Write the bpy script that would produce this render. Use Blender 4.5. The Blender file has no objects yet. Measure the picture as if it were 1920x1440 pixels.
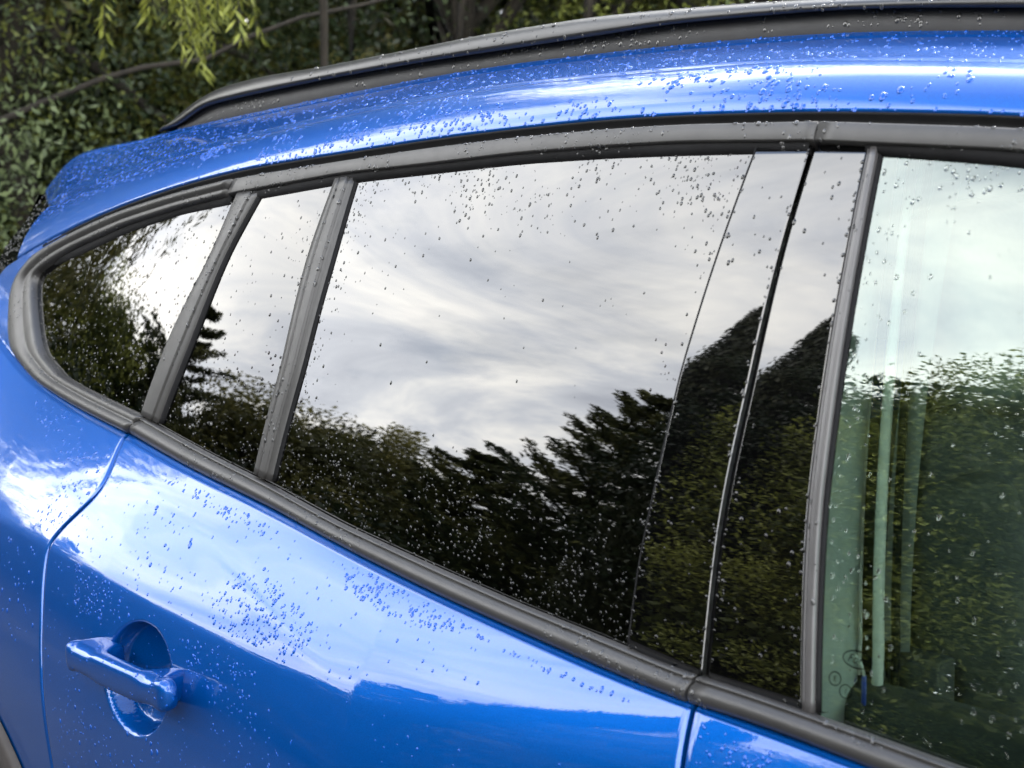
import bpy, math, random
import numpy as np
from mathutils import Matrix, Vector, noise as mnoise

rng = np.random.default_rng(7)
random.seed(7)
scene = bpy.context.scene
COL = scene.collection
rad = math.radians

# ------------------------------------------------------------------ camera
cam_d = bpy.data.cameras.new('camera')
cam = bpy.data.objects.new('camera', cam_d)
COL.objects.link(cam)
scene.camera = cam
cam_d.lens, cam_d.sensor_width, cam_d.sensor_fit = 49.91, 36.0, 'HORIZONTAL'
cam_d.clip_start, cam_d.clip_end = 0.02, 3000
_yaw, _pit, _rol = rad(45.5), rad(10.1), rad(-2.0)
_f = Vector((-math.cos(_yaw)*math.cos(_pit), math.sin(_yaw)*math.cos(_pit), -math.sin(_pit)))
_r0 = Vector((math.sin(_yaw), math.cos(_yaw), 0))
_u0 = _r0.cross(_f)
_r = _r0*math.cos(_rol) + _u0*math.sin(_rol)
_u = -_r0*math.sin(_rol) + _u0*math.cos(_rol)
CAM = Vector((0.69, -0.94, 1.53))
cam.matrix_world = Matrix(((_r.x, _u.x, -_f.x, CAM.x), (_r.y, _u.y, -_f.y, CAM.y), (_r.z, _u.z, -_f.z, CAM.z), (0, 0, 0, 1)))
cam_d.dof.use_dof = True
cam_d.dof.focus_distance = 1.7
cam_d.dof.aperture_fstop = 8.5

# ------------------------------------------------------------------ sky, sun, exposure
SUN_AZ, SUN_EL = rad(97), rad(47)
SUN_STRENGTH, SKY_STRENGTH, EXPOSURE = 1.2, 0.15, 2.45
world = bpy.data.worlds.new('World')
scene.world = world
world.use_nodes = True
wn, wl = world.node_tree.nodes, world.node_tree.links
wn.clear()
def wnode(t, **k):
    n = wn.new(t)
    for a, b in k.items(): setattr(n, a, b)
    return n
def wmath(op, a, b=None, c=None):
    n = wn.new('ShaderNodeMath'); n.operation = op
    for i, v in enumerate((a, b, c)):
        if v is None: continue
        if isinstance(v, (int, float)): n.inputs[i].default_value = v
        else: wl.new(v, n.inputs[i])
    return n.outputs[0]
sky = wnode('ShaderNodeTexSky', sky_type='NISHITA', sun_disc=False)
sky.sun_elevation = SUN_EL
sky.sun_rotation = math.atan2(math.cos(SUN_AZ), math.sin(SUN_AZ))
sky.air_density, sky.dust_density = 1.0, 0.6
tc = wnode('ShaderNodeTexCoord')
sep = wnode('ShaderNodeSeparateXYZ')
wl.new(tc.outputs['Generated'], sep.inputs[0])
zc_ = wmath('ADD', wmath('MAXIMUM', sep.outputs[2], 0.0), 0.22)
comb = wnode('ShaderNodeCombineXYZ')
wl.new(wmath('DIVIDE', sep.outputs[0], zc_), comb.inputs[0])
wl.new(wmath('DIVIDE', sep.outputs[1], zc_), comb.inputs[1])
mp = wnode('ShaderNodeMapping')
mp.inputs['Rotation'].default_value = (0, 0, rad(38))
mp.inputs['Scale'].default_value = (1.0, 1.7, 1.0)
mp.inputs['Location'].default_value = (3.1, 1.7, 0)
wl.new(comb.outputs[0], mp.inputs['Vector'])
def wnoise(scale, detail, rough, dist=0.0, vec=None):
    n = wnode('ShaderNodeTexNoise')
    n.inputs['Scale'].default_value = scale
    n.inputs['Detail'].default_value = detail
    n.inputs['Roughness'].default_value = rough
    n.inputs['Distortion'].default_value = dist
    wl.new(vec or mp.outputs[0], n.inputs['Vector'])
    return n.outputs['Fac']
cover = wnoise(0.75, 7, 0.58, 0.4)
shade = wnoise(1.35, 8, 0.62, 0.7)
def wramp(fac, stops):
    n = wnode('ShaderNodeValToRGB')
    e = n.color_ramp.elements
    while len(e) < len(stops): e.new(0.5)
    for el, (p, c) in zip(e, stops): el.position, el.color = p, c
    wl.new(fac, n.inputs[0])
    return n.outputs[0]
covz = wmath('SUBTRACT', cover, wmath('MULTIPLY', wmath('MAXIMUM', wmath('SUBTRACT', sep.outputs[2], 0.73), 0.0), 3.0))
cov = wramp(covz, [(0.22, (0.10, 0.10, 0.10, 1)), (0.46, (1, 1, 1, 1))])
cloud = wramp(shade, [(0.28, (5.6, 5.9, 6.7, 1)), (0.46, (8.2, 8.5, 9.1, 1)), (0.60, (12.2, 12.0, 11.5, 1)), (0.72, (14.5, 14.2, 13.4, 1))])
mixc = wnode('ShaderNodeMixRGB')
wl.new(cov, mixc.inputs[0]); wl.new(sky.outputs[0], mixc.inputs[1]); wl.new(cloud, mixc.inputs[2])
bg = wnode('ShaderNodeBackground')
bg.inputs['Strength'].default_value = SKY_STRENGTH
wl.new(mixc.outputs[0], bg.inputs['Color'])
wo = wnode('ShaderNodeOutputWorld')
wl.new(bg.outputs[0], wo.inputs['Surface'])

sun_d = bpy.data.lights.new('sun', 'SUN')
sun_d.energy, sun_d.angle, sun_d.color = SUN_STRENGTH, rad(12), (1.0, 0.95, 0.86)
sun = bpy.data.objects.new('sun', sun_d)
COL.objects.link(sun)
_sd = Vector((math.cos(SUN_EL)*math.cos(SUN_AZ), math.cos(SUN_EL)*math.sin(SUN_AZ), math.sin(SUN_EL)))
sun.rotation_euler = _sd.to_track_quat('Z', 'Y').to_euler()
sun.location = _sd*40
scene.view_settings.view_transform = 'Standard'
scene.view_settings.look = 'None'
scene.view_settings.exposure = EXPOSURE
scene.view_settings.gamma = 1
scene.cycles.max_bounces = 10
scene.cycles.transparent_max_bounces = 16
scene.cycles.glossy_bounces = 5
scene.cycles.transmission_bounces = 8
scene.cycles.caustics_reflective = False
scene.cycles.caustics_refractive = False
scene.cycles.sample_clamp_indirect = 12
scene.cycles.use_denoising = True

# ------------------------------------------------------------------ materials
class NT:
    def __init__(s, name):
        s.m = bpy.data.materials.new(name); s.m.use_nodes = True
        s.n, s.l = s.m.node_tree.nodes, s.m.node_tree.links
        s.n.clear(); s.out = s.n.new('ShaderNodeOutputMaterial')
    def new(s, t, props=None, **inp):
        n = s.n.new(t)
        for a, b in (props or {}).items(): setattr(n, a, b)
        for k, v in inp.items():
            k = k.replace('_', ' ')
            if isinstance(v, bpy.types.NodeSocket): s.l.new(v, n.inputs[k])
            else: n.inputs[k].default_value = v
        return n
    def noise(s, scale, detail=4, rough=0.55, coord='Object', sc=None):
        t = s.new('ShaderNodeTexCoord'); v = t.outputs[coord]
        if sc: v = s.new('ShaderNodeMapping', Vector=v, Scale=sc).outputs[0]
        return s.new('ShaderNodeTexNoise', Vector=v, Scale=scale, Detail=detail, Roughness=rough).outputs['Fac']
    def ramp(s, fac, stops):
        n = s.n.new('ShaderNodeValToRGB'); e = n.color_ramp.elements
        while len(e) < len(stops): e.new(0.5)
        for el, (p, c) in zip(e, stops): el.position, el.color = p, (*c, 1)
        s.l.new(fac, n.inputs[0]); return n.outputs[0]
    def bump(s, h, strength=0.1, dist=0.001, normal=None):
        n = s.new('ShaderNodeBump', Height=h, Strength=strength, Distance=dist)
        if normal: s.l.new(normal, n.inputs['Normal'])
        return n.outputs[0]
    def surf(s, sock): s.l.new(sock, s.out.inputs['Surface']); return s.m

def mat_paint():
    t = NT('blue_metallic_paint')
    fl = t.new('ShaderNodeTexVoronoi', Vector=t.new('ShaderNodeTexCoord').outputs['Object'], Scale=1400.0)
    col = t.ramp(t.noise(900, 2), [(0.3, (0.0, 0.044, 0.205)), (0.7, (0.0, 0.062, 0.275))])
    peel = t.noise(260, 2, 0.5)
    nb = t.bump(fl.outputs['Distance'], 0.16, 0.0004)
    cb = t.bump(t.noise(14, 2, 0.5), 0.03, 0.004, t.bump(peel, 0.03, 0.0006))
    p = t.new('ShaderNodeBsdfPrincipled', Base_Color=col, Metallic=0.65, Roughness=0.45, Normal=nb,
              Coat_Weight=1.0, Coat_Roughness=0.015, Coat_IOR=1.53, Coat_Normal=cb)
    p.inputs['Specular IOR Level'].default_value = 0.0
    return t.surf(p.outputs[0])
def mat_plastic(name, c, rough=0.4, grain=0.25, ior=1.5):
    t = NT(name)
    col = t.ramp(t.noise(35, 5), [(0.3, tuple(v*0.85 for v in c)), (0.7, tuple(v*1.15 for v in c))])
    rg = t.new('ShaderNodeMapRange', Value=t.noise(60, 4), To_Min=rough*0.85, To_Max=rough*1.2).outputs[0]
    p = t.new('ShaderNodeBsdfPrincipled', Base_Color=col, Roughness=rg, IOR=ior, Normal=t.bump(t.noise(1600, 2), grain, 0.0003))
    return t.surf(p.outputs[0])
def mat_glass(name, tint, ior=1.75, wav=0.05, gc=(1, 1, 1)):
    t = NT(name)
    w = t.noise(7, 2, 0.45, sc=(1, 1, 0.6))
    nb = t.bump(w, wav, 0.004)
    g = t.new('ShaderNodeBsdfGlossy', Color=(*gc, 1), Roughness=0.0, Normal=nb)
    tr = t.new('ShaderNodeBsdfTransparent', Color=(*tint, 1))
    fr = t.new('ShaderNodeFresnel', IOR=ior, Normal=nb)
    mx = t.new('ShaderNodeMixShader', Fac=fr.outputs[0])
    t.l.new(tr.outputs[0], mx.inputs[1]); t.l.new(g.outputs[0], mx.inputs[2])
    return t.surf(mx.outputs[0])
def mat_matte(name, c):
    t = NT(name)
    p = t.new('ShaderNodeBsdfPrincipled', Base_Color=t.ramp(t.noise(50, 4), [(0.3, tuple(v*.8 for v in c)), (0.7, tuple(v*1.2 for v in c))]), Roughness=0.75)
    p.inputs['Specular IOR Level'].default_value = 0.12
    return t.surf(p.outputs[0])
def mat_gloss(name, c, rough=0.02, ior=1.6, wav=0.03):
    t = NT(name)
    p = t.new('ShaderNodeBsdfPrincipled', Base_Color=(*c, 1), Roughness=rough, IOR=ior, Normal=t.bump(t.noise(9, 2, 0.4), wav, 0.003))
    return t.surf(p.outputs[0])
def mat_water(name, under, metallic=0.0, rough=0.5, ior=1.48):
    """a drop wetting an opaque surface: water reflection over the surface's own colour, no air gap below"""
    t = NT(name)
    d = t.new('ShaderNodeBsdfPrincipled', Base_Color=(*under, 1), Metallic=metallic, Roughness=rough)
    d.inputs['Specular IOR Level'].default_value = 0.0
    g = t.new('ShaderNodeBsdfGlossy', Color=(1, 1, 1, 1), Roughness=0.0)
    mx = t.new('ShaderNodeMixShader', Fac=t.new('ShaderNodeFresnel', IOR=ior).outputs[0])
    t.l.new(d.outputs[0], mx.inputs[1]); t.l.new(g.outputs[0], mx.inputs[2])
    return t.surf(mx.outputs[0])
def mat_water_clear():
    t = NT('water_on_clear_glass')
    p = t.new('ShaderNodeBsdfPrincipled', Base_Color=(1, 1, 1, 1), Roughness=0.0, IOR=1.33)
    p.inputs['Transmission Weight'].default_value = 1.0
    return t.surf(p.outputs[0])
def mat_leaf(name, dark, light, trans=0.35, rough=0.45):
    t = NT(name)
    at = t.new('ShaderNodeAttribute', {'attribute_name': 'tone'})
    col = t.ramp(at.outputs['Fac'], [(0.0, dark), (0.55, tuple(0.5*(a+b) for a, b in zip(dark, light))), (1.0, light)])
    p = t.new('ShaderNodeBsdfPrincipled', Base_Color=col, Roughness=rough)
    p.inputs['Specular IOR Level'].default_value = 0.3
    tl = t.new('ShaderNodeBsdfTranslucent', Color=col)
    mx = t.new('ShaderNodeMixShader', Fac=trans)
    t.l.new(p.outputs[0], mx.inputs[1]); t.l.new(tl.outputs[0], mx.inputs[2])
    return t.surf(mx.outputs[0])
def mat_rough(name, a, b, scale, rough=0.9, bump=0.4, bscale=None, bd=0.01, sc=None):
    t = NT(name)
    col = t.ramp(t.noise(scale, 6, 0.6, sc=sc), [(0.3, a), (0.7, b)])
    p = t.new('ShaderNodeBsdfPrincipled', Base_Color=col, Roughness=rough, Normal=t.bump(t.noise(bscale or scale*3, 5, sc=sc), bump, bd))
    return t.surf(p.outputs[0])
def mat_asphalt():
    t = NT('wet_asphalt')
    col = t.ramp(t.noise(90, 6), [(0.3, (0.016, 0.0155, 0.017)), (0.7, (0.034, 0.033, 0.035))])
    wet = t.ramp(t.noise(0.5, 4), [(0.42, (0.6, 0.6, 0.6)), (0.6, (0.85, 0.85, 0.85))])
    p = t.new('ShaderNodeBsdfPrincipled', Base_Color=col, Roughness=wet, Normal=t.bump(t.noise(140, 4), 0.4, 0.004))
    p.inputs['Specular IOR Level'].default_value = 0.25
    return t.surf(p.outputs[0])
def mat_webbing():
    t = NT('seat_belt_webbing')
    v = t.new('ShaderNodeTexCoord').outputs['Object']
    w = t.new('ShaderNodeTexWave', {'bands_direction': 'Z'}, Vector=v, Scale=330.0)
    col = t.ramp(w.outputs['Fac'], [(0, (0.13, 0.14, 0.138)), (1, (0.17, 0.18, 0.176))])
    p = t.new('ShaderNodeBsdfPrincipled', Base_Color=col, Roughness=0.8, Normal=t.bump(w.outputs['Fac'], 0.5, 0.0008))
    return t.surf(p.outputs[0])

M = dict(
    paint=mat_paint(),
    trim=mat_plastic('satin_grey_trim', (0.024, 0.023, 0.022), 0.44, 0.12, 1.45),
    rail=mat_plastic('satin_black_rail', (0.012, 0.012, 0.0125), 0.30, 0.12, 1.45),
    plate=mat_plastic('grained_black_plastic', (0.017, 0.017, 0.018), 0.55, 0.5, 1.42),
    clad=mat_plastic('dark_cladding', (0.030, 0.026, 0.024), 0.65, 0.6, 1.42),
    rubber=mat_matte('black_rubber', (0.006, 0.006, 0.0065)),
    seal=mat_plastic('grey_seal', (0.045, 0.043, 0.043), 0.36, 0.15),
    dark=mat_matte('dark_cavity', (0.002, 0.002, 0.002)),
    privacy=mat_glass('privacy_glass', (0.03, 0.033, 0.031), 1.74, 0.05),
    privacy2=mat_glass('quarter_privacy_glass', (0.03, 0.033, 0.031), 1.5, 0.015),
    privacy3=mat_glass('fixed_privacy_glass', (0.03, 0.033, 0.031), 1.58, 0.05),
    clear=mat_glass('green_tinted_glass', (0.66, 0.84, 0.75), 1.95, 0.03, (0.90, 1.0, 0.95)),
    gloss=mat_gloss('gloss_black', (0.0008, 0.0008, 0.0009), 0.0, 1.75),
    w_glass=mat_water('water_on_dark_glass', (.0015, .0015, .0015)), w_paint=mat_water('water_on_blue_paint', (0.0, 0.050, 0.27), 0.4, 0.5, 1.38), w_trim=mat_water('water_on_grey_trim', (.03, .03, .03)), w_clear=mat_water_clear(),
    pillar=mat_plastic('pillar_trim', (0.36, 0.39, 0.37), 0.45, 0.3),
    headliner=mat_plastic('headliner', (0.55, 0.55, 0.52), 0.9, 0.4),
    seat=mat_plastic('seat_fabric', (0.035, 0.037, 0.037), 0.85, 0.8),
    rest=mat_plastic('headrest_fabric', (0.16, 0.17, 0.165), 0.85, 0.6),
    stitch=mat_plastic('stitching', (0.28, 0.24, 0.20), 0.8, 0.2),
    web=mat_webbing(),
    tag=mat_plastic('blue_tag', (0.02, 0.05, 0.30), 0.5, 0.1),
    white=mat_plastic('white_tab', (0.6, 0.6, 0.58), 0.5, 0.1),
    etch=mat_water('etched_print', (0.0015, 0.002, 0.0018), 0, 0.8, 1.05),
    tyre=mat_plastic('tyre_rubber', (0.015, 0.015, 0.015), 0.75, 0.5),
    alloy=mat_gloss('alloy', (0.25, 0.25, 0.26), 0.3, 1.8),
    bark=mat_rough('bark', (0.008, 0.0065, 0.0045), (0.024, 0.019, 0.013), 14, 1.0, 0.8, 30, 0.02, (1, 1, 0.25)),
    asphalt=mat_asphalt(),
    grass=mat_rough('rough_grass', (0.035, 0.055, 0.018), (0.085, 0.105, 0.035), 3, 0.95, 0.6, 60, 0.03),
    l_willow=mat_leaf('willow_leaf', (0.065, 0.085, 0.018), (0.28, 0.30, 0.055), 0.45),
    l_ash=mat_leaf('ash_leaf', (0.014, 0.024, 0.010), (0.15, 0.19, 0.085), 0.4),
    l_yel=mat_leaf('sunny_leaf', (0.014, 0.020, 0.005), (0.24, 0.27, 0.060), 0.5),  # sunlit yellow-green put into the leaf colour
    l_deep=mat_leaf('deep_green_leaf', (0.010, 0.018, 0.007), (0.034, 0.048, 0.016), 0.3),
    l_cedar=mat_leaf('cedar_needle', (0.026, 0.040, 0.018), (0.16, 0.16, 0.050), 0.2),
    l_yew=mat_leaf('yew_needle', (0.014, 0.020, 0.010), (0.070, 0.075, 0.034), 0.15),
    l_olive=mat_leaf('olive_leaf', (0.052, 0.058, 0.018), (0.25, 0.23, 0.065), 0.3),
    l_mid=mat_leaf('mid_green_leaf', (0.048, 0.066, 0.018), (0.36, 0.38, 0.085), 0.35),
)

# ------------------------------------------------------------------ mesh helpers
def tag(o, label=None, cat=None, group=None, kind=None):
    for k, v in (('label', label), ('category', cat), ('group', group), ('kind', kind)):
        if v: o[k] = v
    return o
def empty(name, loc=(0, 0, 0)):
    o = bpy.data.objects.new(name, None); COL.objects.link(o); o.location = loc
    o.empty_display_size = 0.2
    return o
def link(name, me, mat, parent=None, smooth=True):
    me.materials.append(mat)
    if smooth: me.polygons.foreach_set('use_smooth', [True]*len(me.polygons))
    me.update()
    o = bpy.data.objects.new(name, me); COL.objects.link(o)
    if parent:
        o.parent = parent
        p, off = parent, Vector((0, 0, 0))
        while p: off += p.location; p = p.parent
        o.location = -off
    return o
def build(name, V, F, mat, parent=None, smooth=True):
    me = bpy.data.meshes.new(name)
    me.from_pydata([tuple(map(float, v)) for v in V], [], F)
    return link(name, me, mat, parent, smooth)
def grid_faces(nr, nc, closed=False, base=0, mask=None, flip=False):
    F = []
    for i in range(nr-1):
        for j in range(nc if closed else nc-1):
            if mask is not None and not mask[i, j]: continue
            k = (j+1) % nc
            q = (base+i*nc+j, base+i*nc+k, base+(i+1)*nc+k, base+(i+1)*nc+j)
            F.append(q[::-1] if flip else q)
    return F
def grid(name, V, mat, parent=None, mask=None, flip=False):
    V = np.asarray(V); nr, nc = V.shape[:2]
    return build(name, V.reshape(-1, 3), grid_faces(nr, nc, mask=mask, flip=flip), mat, parent)
def tube_geo(pts, radii, seg=8, cap=True):
    pts = [Vector(p) for p in pts]; V, F = [], []
    up = Vector((0, 0, 1))
    for i, p in enumerate(pts):
        d = (pts[min(i+1, len(pts)-1)] - pts[max(i-1, 0)]).normalized()
        s = d.cross(up)
        if s.length < 0.05: s = d.cross(Vector((1, 0, 0)))
        s.normalize(); t = s.cross(d)
        for k in range(seg):
            a = 2*math.pi*k/seg
            V.append(p + (s*math.cos(a) + t*math.sin(a))*radii[i])
    F = grid_faces(len(pts), seg, closed=True)
    if cap:
        F.append(tuple(range(seg))[::-1]); F.append(tuple(range((len(pts)-1)*seg, len(pts)*seg)))
    return V, F
def tube(name, pts, radii, mat, parent=None, seg=8):
    if not hasattr(radii, '__len__'): radii = [radii]*len(pts)
    V, F = tube_geo(pts, radii, seg)
    return build(name, V, F, mat, parent)
def rbox(name, c, s, mat, parent=None, r=0.01, rot=None, seg=3):
    import bmesh
    bm = bmesh.new(); bmesh.ops.create_cube(bm, size=1)
    for v in bm.verts: v.co = Vector((v.co.x*s[0], v.co.y*s[1], v.co.z*s[2]))
    bmesh.ops.bevel(bm, geom=bm.edges[:], offset=r, segments=seg, profile=0.6, affect='EDGES')
    if rot is not None: bmesh.ops.transform(bm, matrix=rot.to_4x4(), verts=bm.verts)
    bmesh.ops.translate(bm, vec=Vector(c), verts=bm.verts)
    me = bpy.data.meshes.new(name); bm.to_mesh(me); bm.free()
    return link(name, me, mat, parent)

# ------------------------------------------------------------------ the car's side as a surface (metres)
TB = {
    'rail_top': [(-1.5032, 1.5529), (-1.4474, 1.5786), (-1.3863, 1.5996), (-1.3053, 1.6173), (-1.1672, 1.6284), (-1.0067, 1.6335), (-0.8016, 1.6461), (-0.6611, 1.6558), (-0.473, 1.663), (-0.3546, 1.6621), (-0.1919, 1.6581)],
    'rail_gap': [(-1.4453, 1.5564), (-1.3452, 1.5896), (-1.1721, 1.6023), (-0.9701, 1.616), (-0.7696, 1.6273), (-0.5972, 1.634), (-0.4458, 1.6399), (-0.3332, 1.6451), (-0.2094, 1.6441), (-0.1201, 1.6428), (-0.0163, 1.6367), (0.0814, 1.6279)],
    'roof_edge': [(-1.9981, 1.4444), (-1.9799, 1.4694), (-1.9511, 1.4902), (-1.9214, 1.5065), (-1.8551, 1.5193), (-1.7502, 1.5271), (-1.5888, 1.5373), (-1.4551, 1.5539), (-1.3578, 1.5613), (-1.1548, 1.5763), (-0.9563, 1.5917), (-0.7601, 1.6068), (-0.5897, 1.6155), (-0.4379, 1.6192), (-0.3241, 1.621), (-0.1789, 1.6208), (-0.0702, 1.6173), (0.0865, 1.6068)],
    'roof_fold': [(-1.7068, 1.424), (-1.5802, 1.4561), (-1.4139, 1.4859), (-1.1228, 1.5223), (-0.8122, 1.5577), (-0.6359, 1.573), (-0.5112, 1.5816), (-0.343, 1.586), (-0.2385, 1.5867), (-0.1708, 1.5889), (-0.1061, 1.5878), (-0.0255, 1.5841), (0.138, 1.5727)],
    'side_edge': [(-1.6523, 1.3503), (-1.5521, 1.3775), (-1.4209, 1.4108), (-1.2998, 1.4366), (-1.1357, 1.4661), (-0.9477, 1.4922), (-0.7406, 1.5084), (-0.5723, 1.5231), (-0.4249, 1.5318), (-0.2943, 1.5384), (-0.1945, 1.5391), (-0.0279, 1.5372), (0.1648, 1.5278)],
    'uptrim_top': [(-1.6293, 1.3283), (-1.5845, 1.3499), (-1.5179, 1.3702), (-1.39, 1.4041), (-1.2708, 1.4298), (-1.1088, 1.4571), (-0.9333, 1.4814), (-0.7219, 1.5001), (-0.5554, 1.5139), (-0.4102, 1.5231), (-0.2807, 1.5285), (-0.183, 1.5307), (-0.0225, 1.5292), (0.1722, 1.5185)],
    'uptrim_bot': [(-1.5233, 1.3365), (-1.4323, 1.3662), (-1.2513, 1.4091), (-1.0921, 1.4373), (-0.9408, 1.4596), (-0.7117, 1.4846), (-0.5442, 1.4951), (-0.4008, 1.5054), (-0.2722, 1.5107), (-0.1752, 1.5132), (-0.0231, 1.5113), (0.1777, 1.5)],
    'glass_top': [(-1.5814, 1.3189), (-1.4003, 1.3589), (-1.2535, 1.3969), (-1.0957, 1.428), (-0.9539, 1.4451), (-0.6844, 1.4767), (-0.5461, 1.4864), (-0.4022, 1.4967), (-0.273, 1.5014), (-0.1754, 1.5028), (-0.0848, 1.5036), (0.0439, 1.5008), (0.1779, 1.4897)],
    'belt_top': [(-1.3783, 1.1871), (-1.2892, 1.1786), (-1.1468, 1.1693), (-1.0375, 1.1622), (-0.9702, 1.1544), (-0.8223, 1.1369), (-0.6943, 1.1234), (-0.5368, 1.1022), (-0.3782, 1.0873), (-0.2431, 1.0755), (-0.1251, 1.0676), (-0.0368, 1.0607), (0.0384, 1.0599), (0.0911, 1.0579), (0.1567, 1.0549), (0.231, 1.0512)],
    'belt_bot': [(-1.5076, 1.1775), (-1.4138, 1.1606), (-1.2879, 1.1494), (-1.1641, 1.1409), (-1.0413, 1.1332), (-0.8811, 1.1151), (-0.6649, 1.0956), (-0.5115, 1.0762), (-0.3559, 1.0594), (-0.2237, 1.0489), (-0.1076, 1.0394), (-0.0255, 1.0348), (0.0522, 1.036), (0.1371, 1.0309)],
    'ring_out': [(-1.6293, 1.3283), (-1.6451, 1.3007), (-1.6409, 1.2716), (-1.6129, 1.2296), (-1.5793, 1.1977), (-1.5389, 1.1725)],
    'ring_in': [(-1.5233, 1.3365), (-1.566, 1.3204), (-1.5426, 1.2925), (-1.4857, 1.2406), (-1.4408, 1.208), (-1.3736, 1.1879)],
    'crease': [(-1.2423, 1.0032), (-1.0637, 1.002), (-0.9381, 0.9966), (-0.8034, 0.9855), (-0.6857, 0.974), (-0.5788, 0.9701), (-0.482, 0.9656), (-0.4428, 0.9655)],
    'cut_low': [(-1.0646, 1.0017), (-1.0557, 0.9643), (-1.0399, 0.9101), (-1.0306, 0.8535), (-1.0242, 0.7937), (-1.0213, 0.7078)],
    'cut_up': [(-1.0515, 1.1298), (-1.041, 1.1167), (-1.0185, 1.0904), (-1.0117, 1.0685), (-1.0291, 1.0474), (-1.0511, 1.0213), (-1.0646, 1.0017)],
    'cbar_l': [(-0.939, 1.461), (-0.9533, 1.3769), (-0.9991, 1.2692), (-1.0286, 1.1622)],
    'cbar_r': [(-0.8923, 1.4628), (-0.9255, 1.378), (-0.9493, 1.2616), (-0.9829, 1.1566)],
    'dbar_l': [(-0.7238, 1.4788), (-0.7273, 1.3859), (-0.716, 1.2605), (-0.7249, 1.1287)],
    'dbar_r': [(-0.6866, 1.482), (-0.6786, 1.3878), (-0.6759, 1.258), (-0.6883, 1.1247)],
    'apr_l': [(-0.0864, 1.5075), (-0.0946, 1.409), (-0.1011, 1.3048), (-0.1009, 1.2426), (-0.1022, 1.183), (-0.1037, 1.1406), (-0.101, 1.0657)],
    'apr_r': [(-0.0279, 1.5079), (-0.0291, 1.4113), (-0.0264, 1.3026), (-0.0268, 1.1949), (-0.0174, 1.0564)],
    'apf_l': [(-0.0216, 1.5078), (-0.0224, 1.4116), (-0.0186, 1.3033), (-0.0191, 1.1961), (-0.01, 1.0568)],
    'apf_r': [(0.0313, 1.5069), (0.0397, 1.4137), (0.049, 1.3127), (0.0598, 1.2083), (0.0852, 1.0561)],
    'fseal_r': [(0.0429, 1.5067), (0.0526, 1.4142), (0.0626, 1.314), (0.0732, 1.2104), (0.0974, 1.0562)],
    'swirl': [(-1.0146, 1.1062), (-0.8871, 1.0887), (-0.7315, 1.0586), (-0.6153, 1.0282), (-0.5094, 0.9956), (-0.4504, 0.9774), (-0.4189, 0.9693)],
    'handle': [(-0.8966, 0.9219), (-0.8573, 0.9419), (-0.8251, 0.9468), (-0.7928, 0.9457), (-0.789, 0.936), (-0.7424, 0.9282), (-0.689, 0.9372), (-0.6527, 0.9368), (-0.6289, 0.9309), (-0.6165, 0.9168), (-0.62, 0.9045), (-0.6389, 0.895), (-0.6742, 0.8907), (-0.7509, 0.8897), (-0.8247, 0.8904), (-0.8644, 0.8938), (-0.8882, 0.9031)],
}
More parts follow.
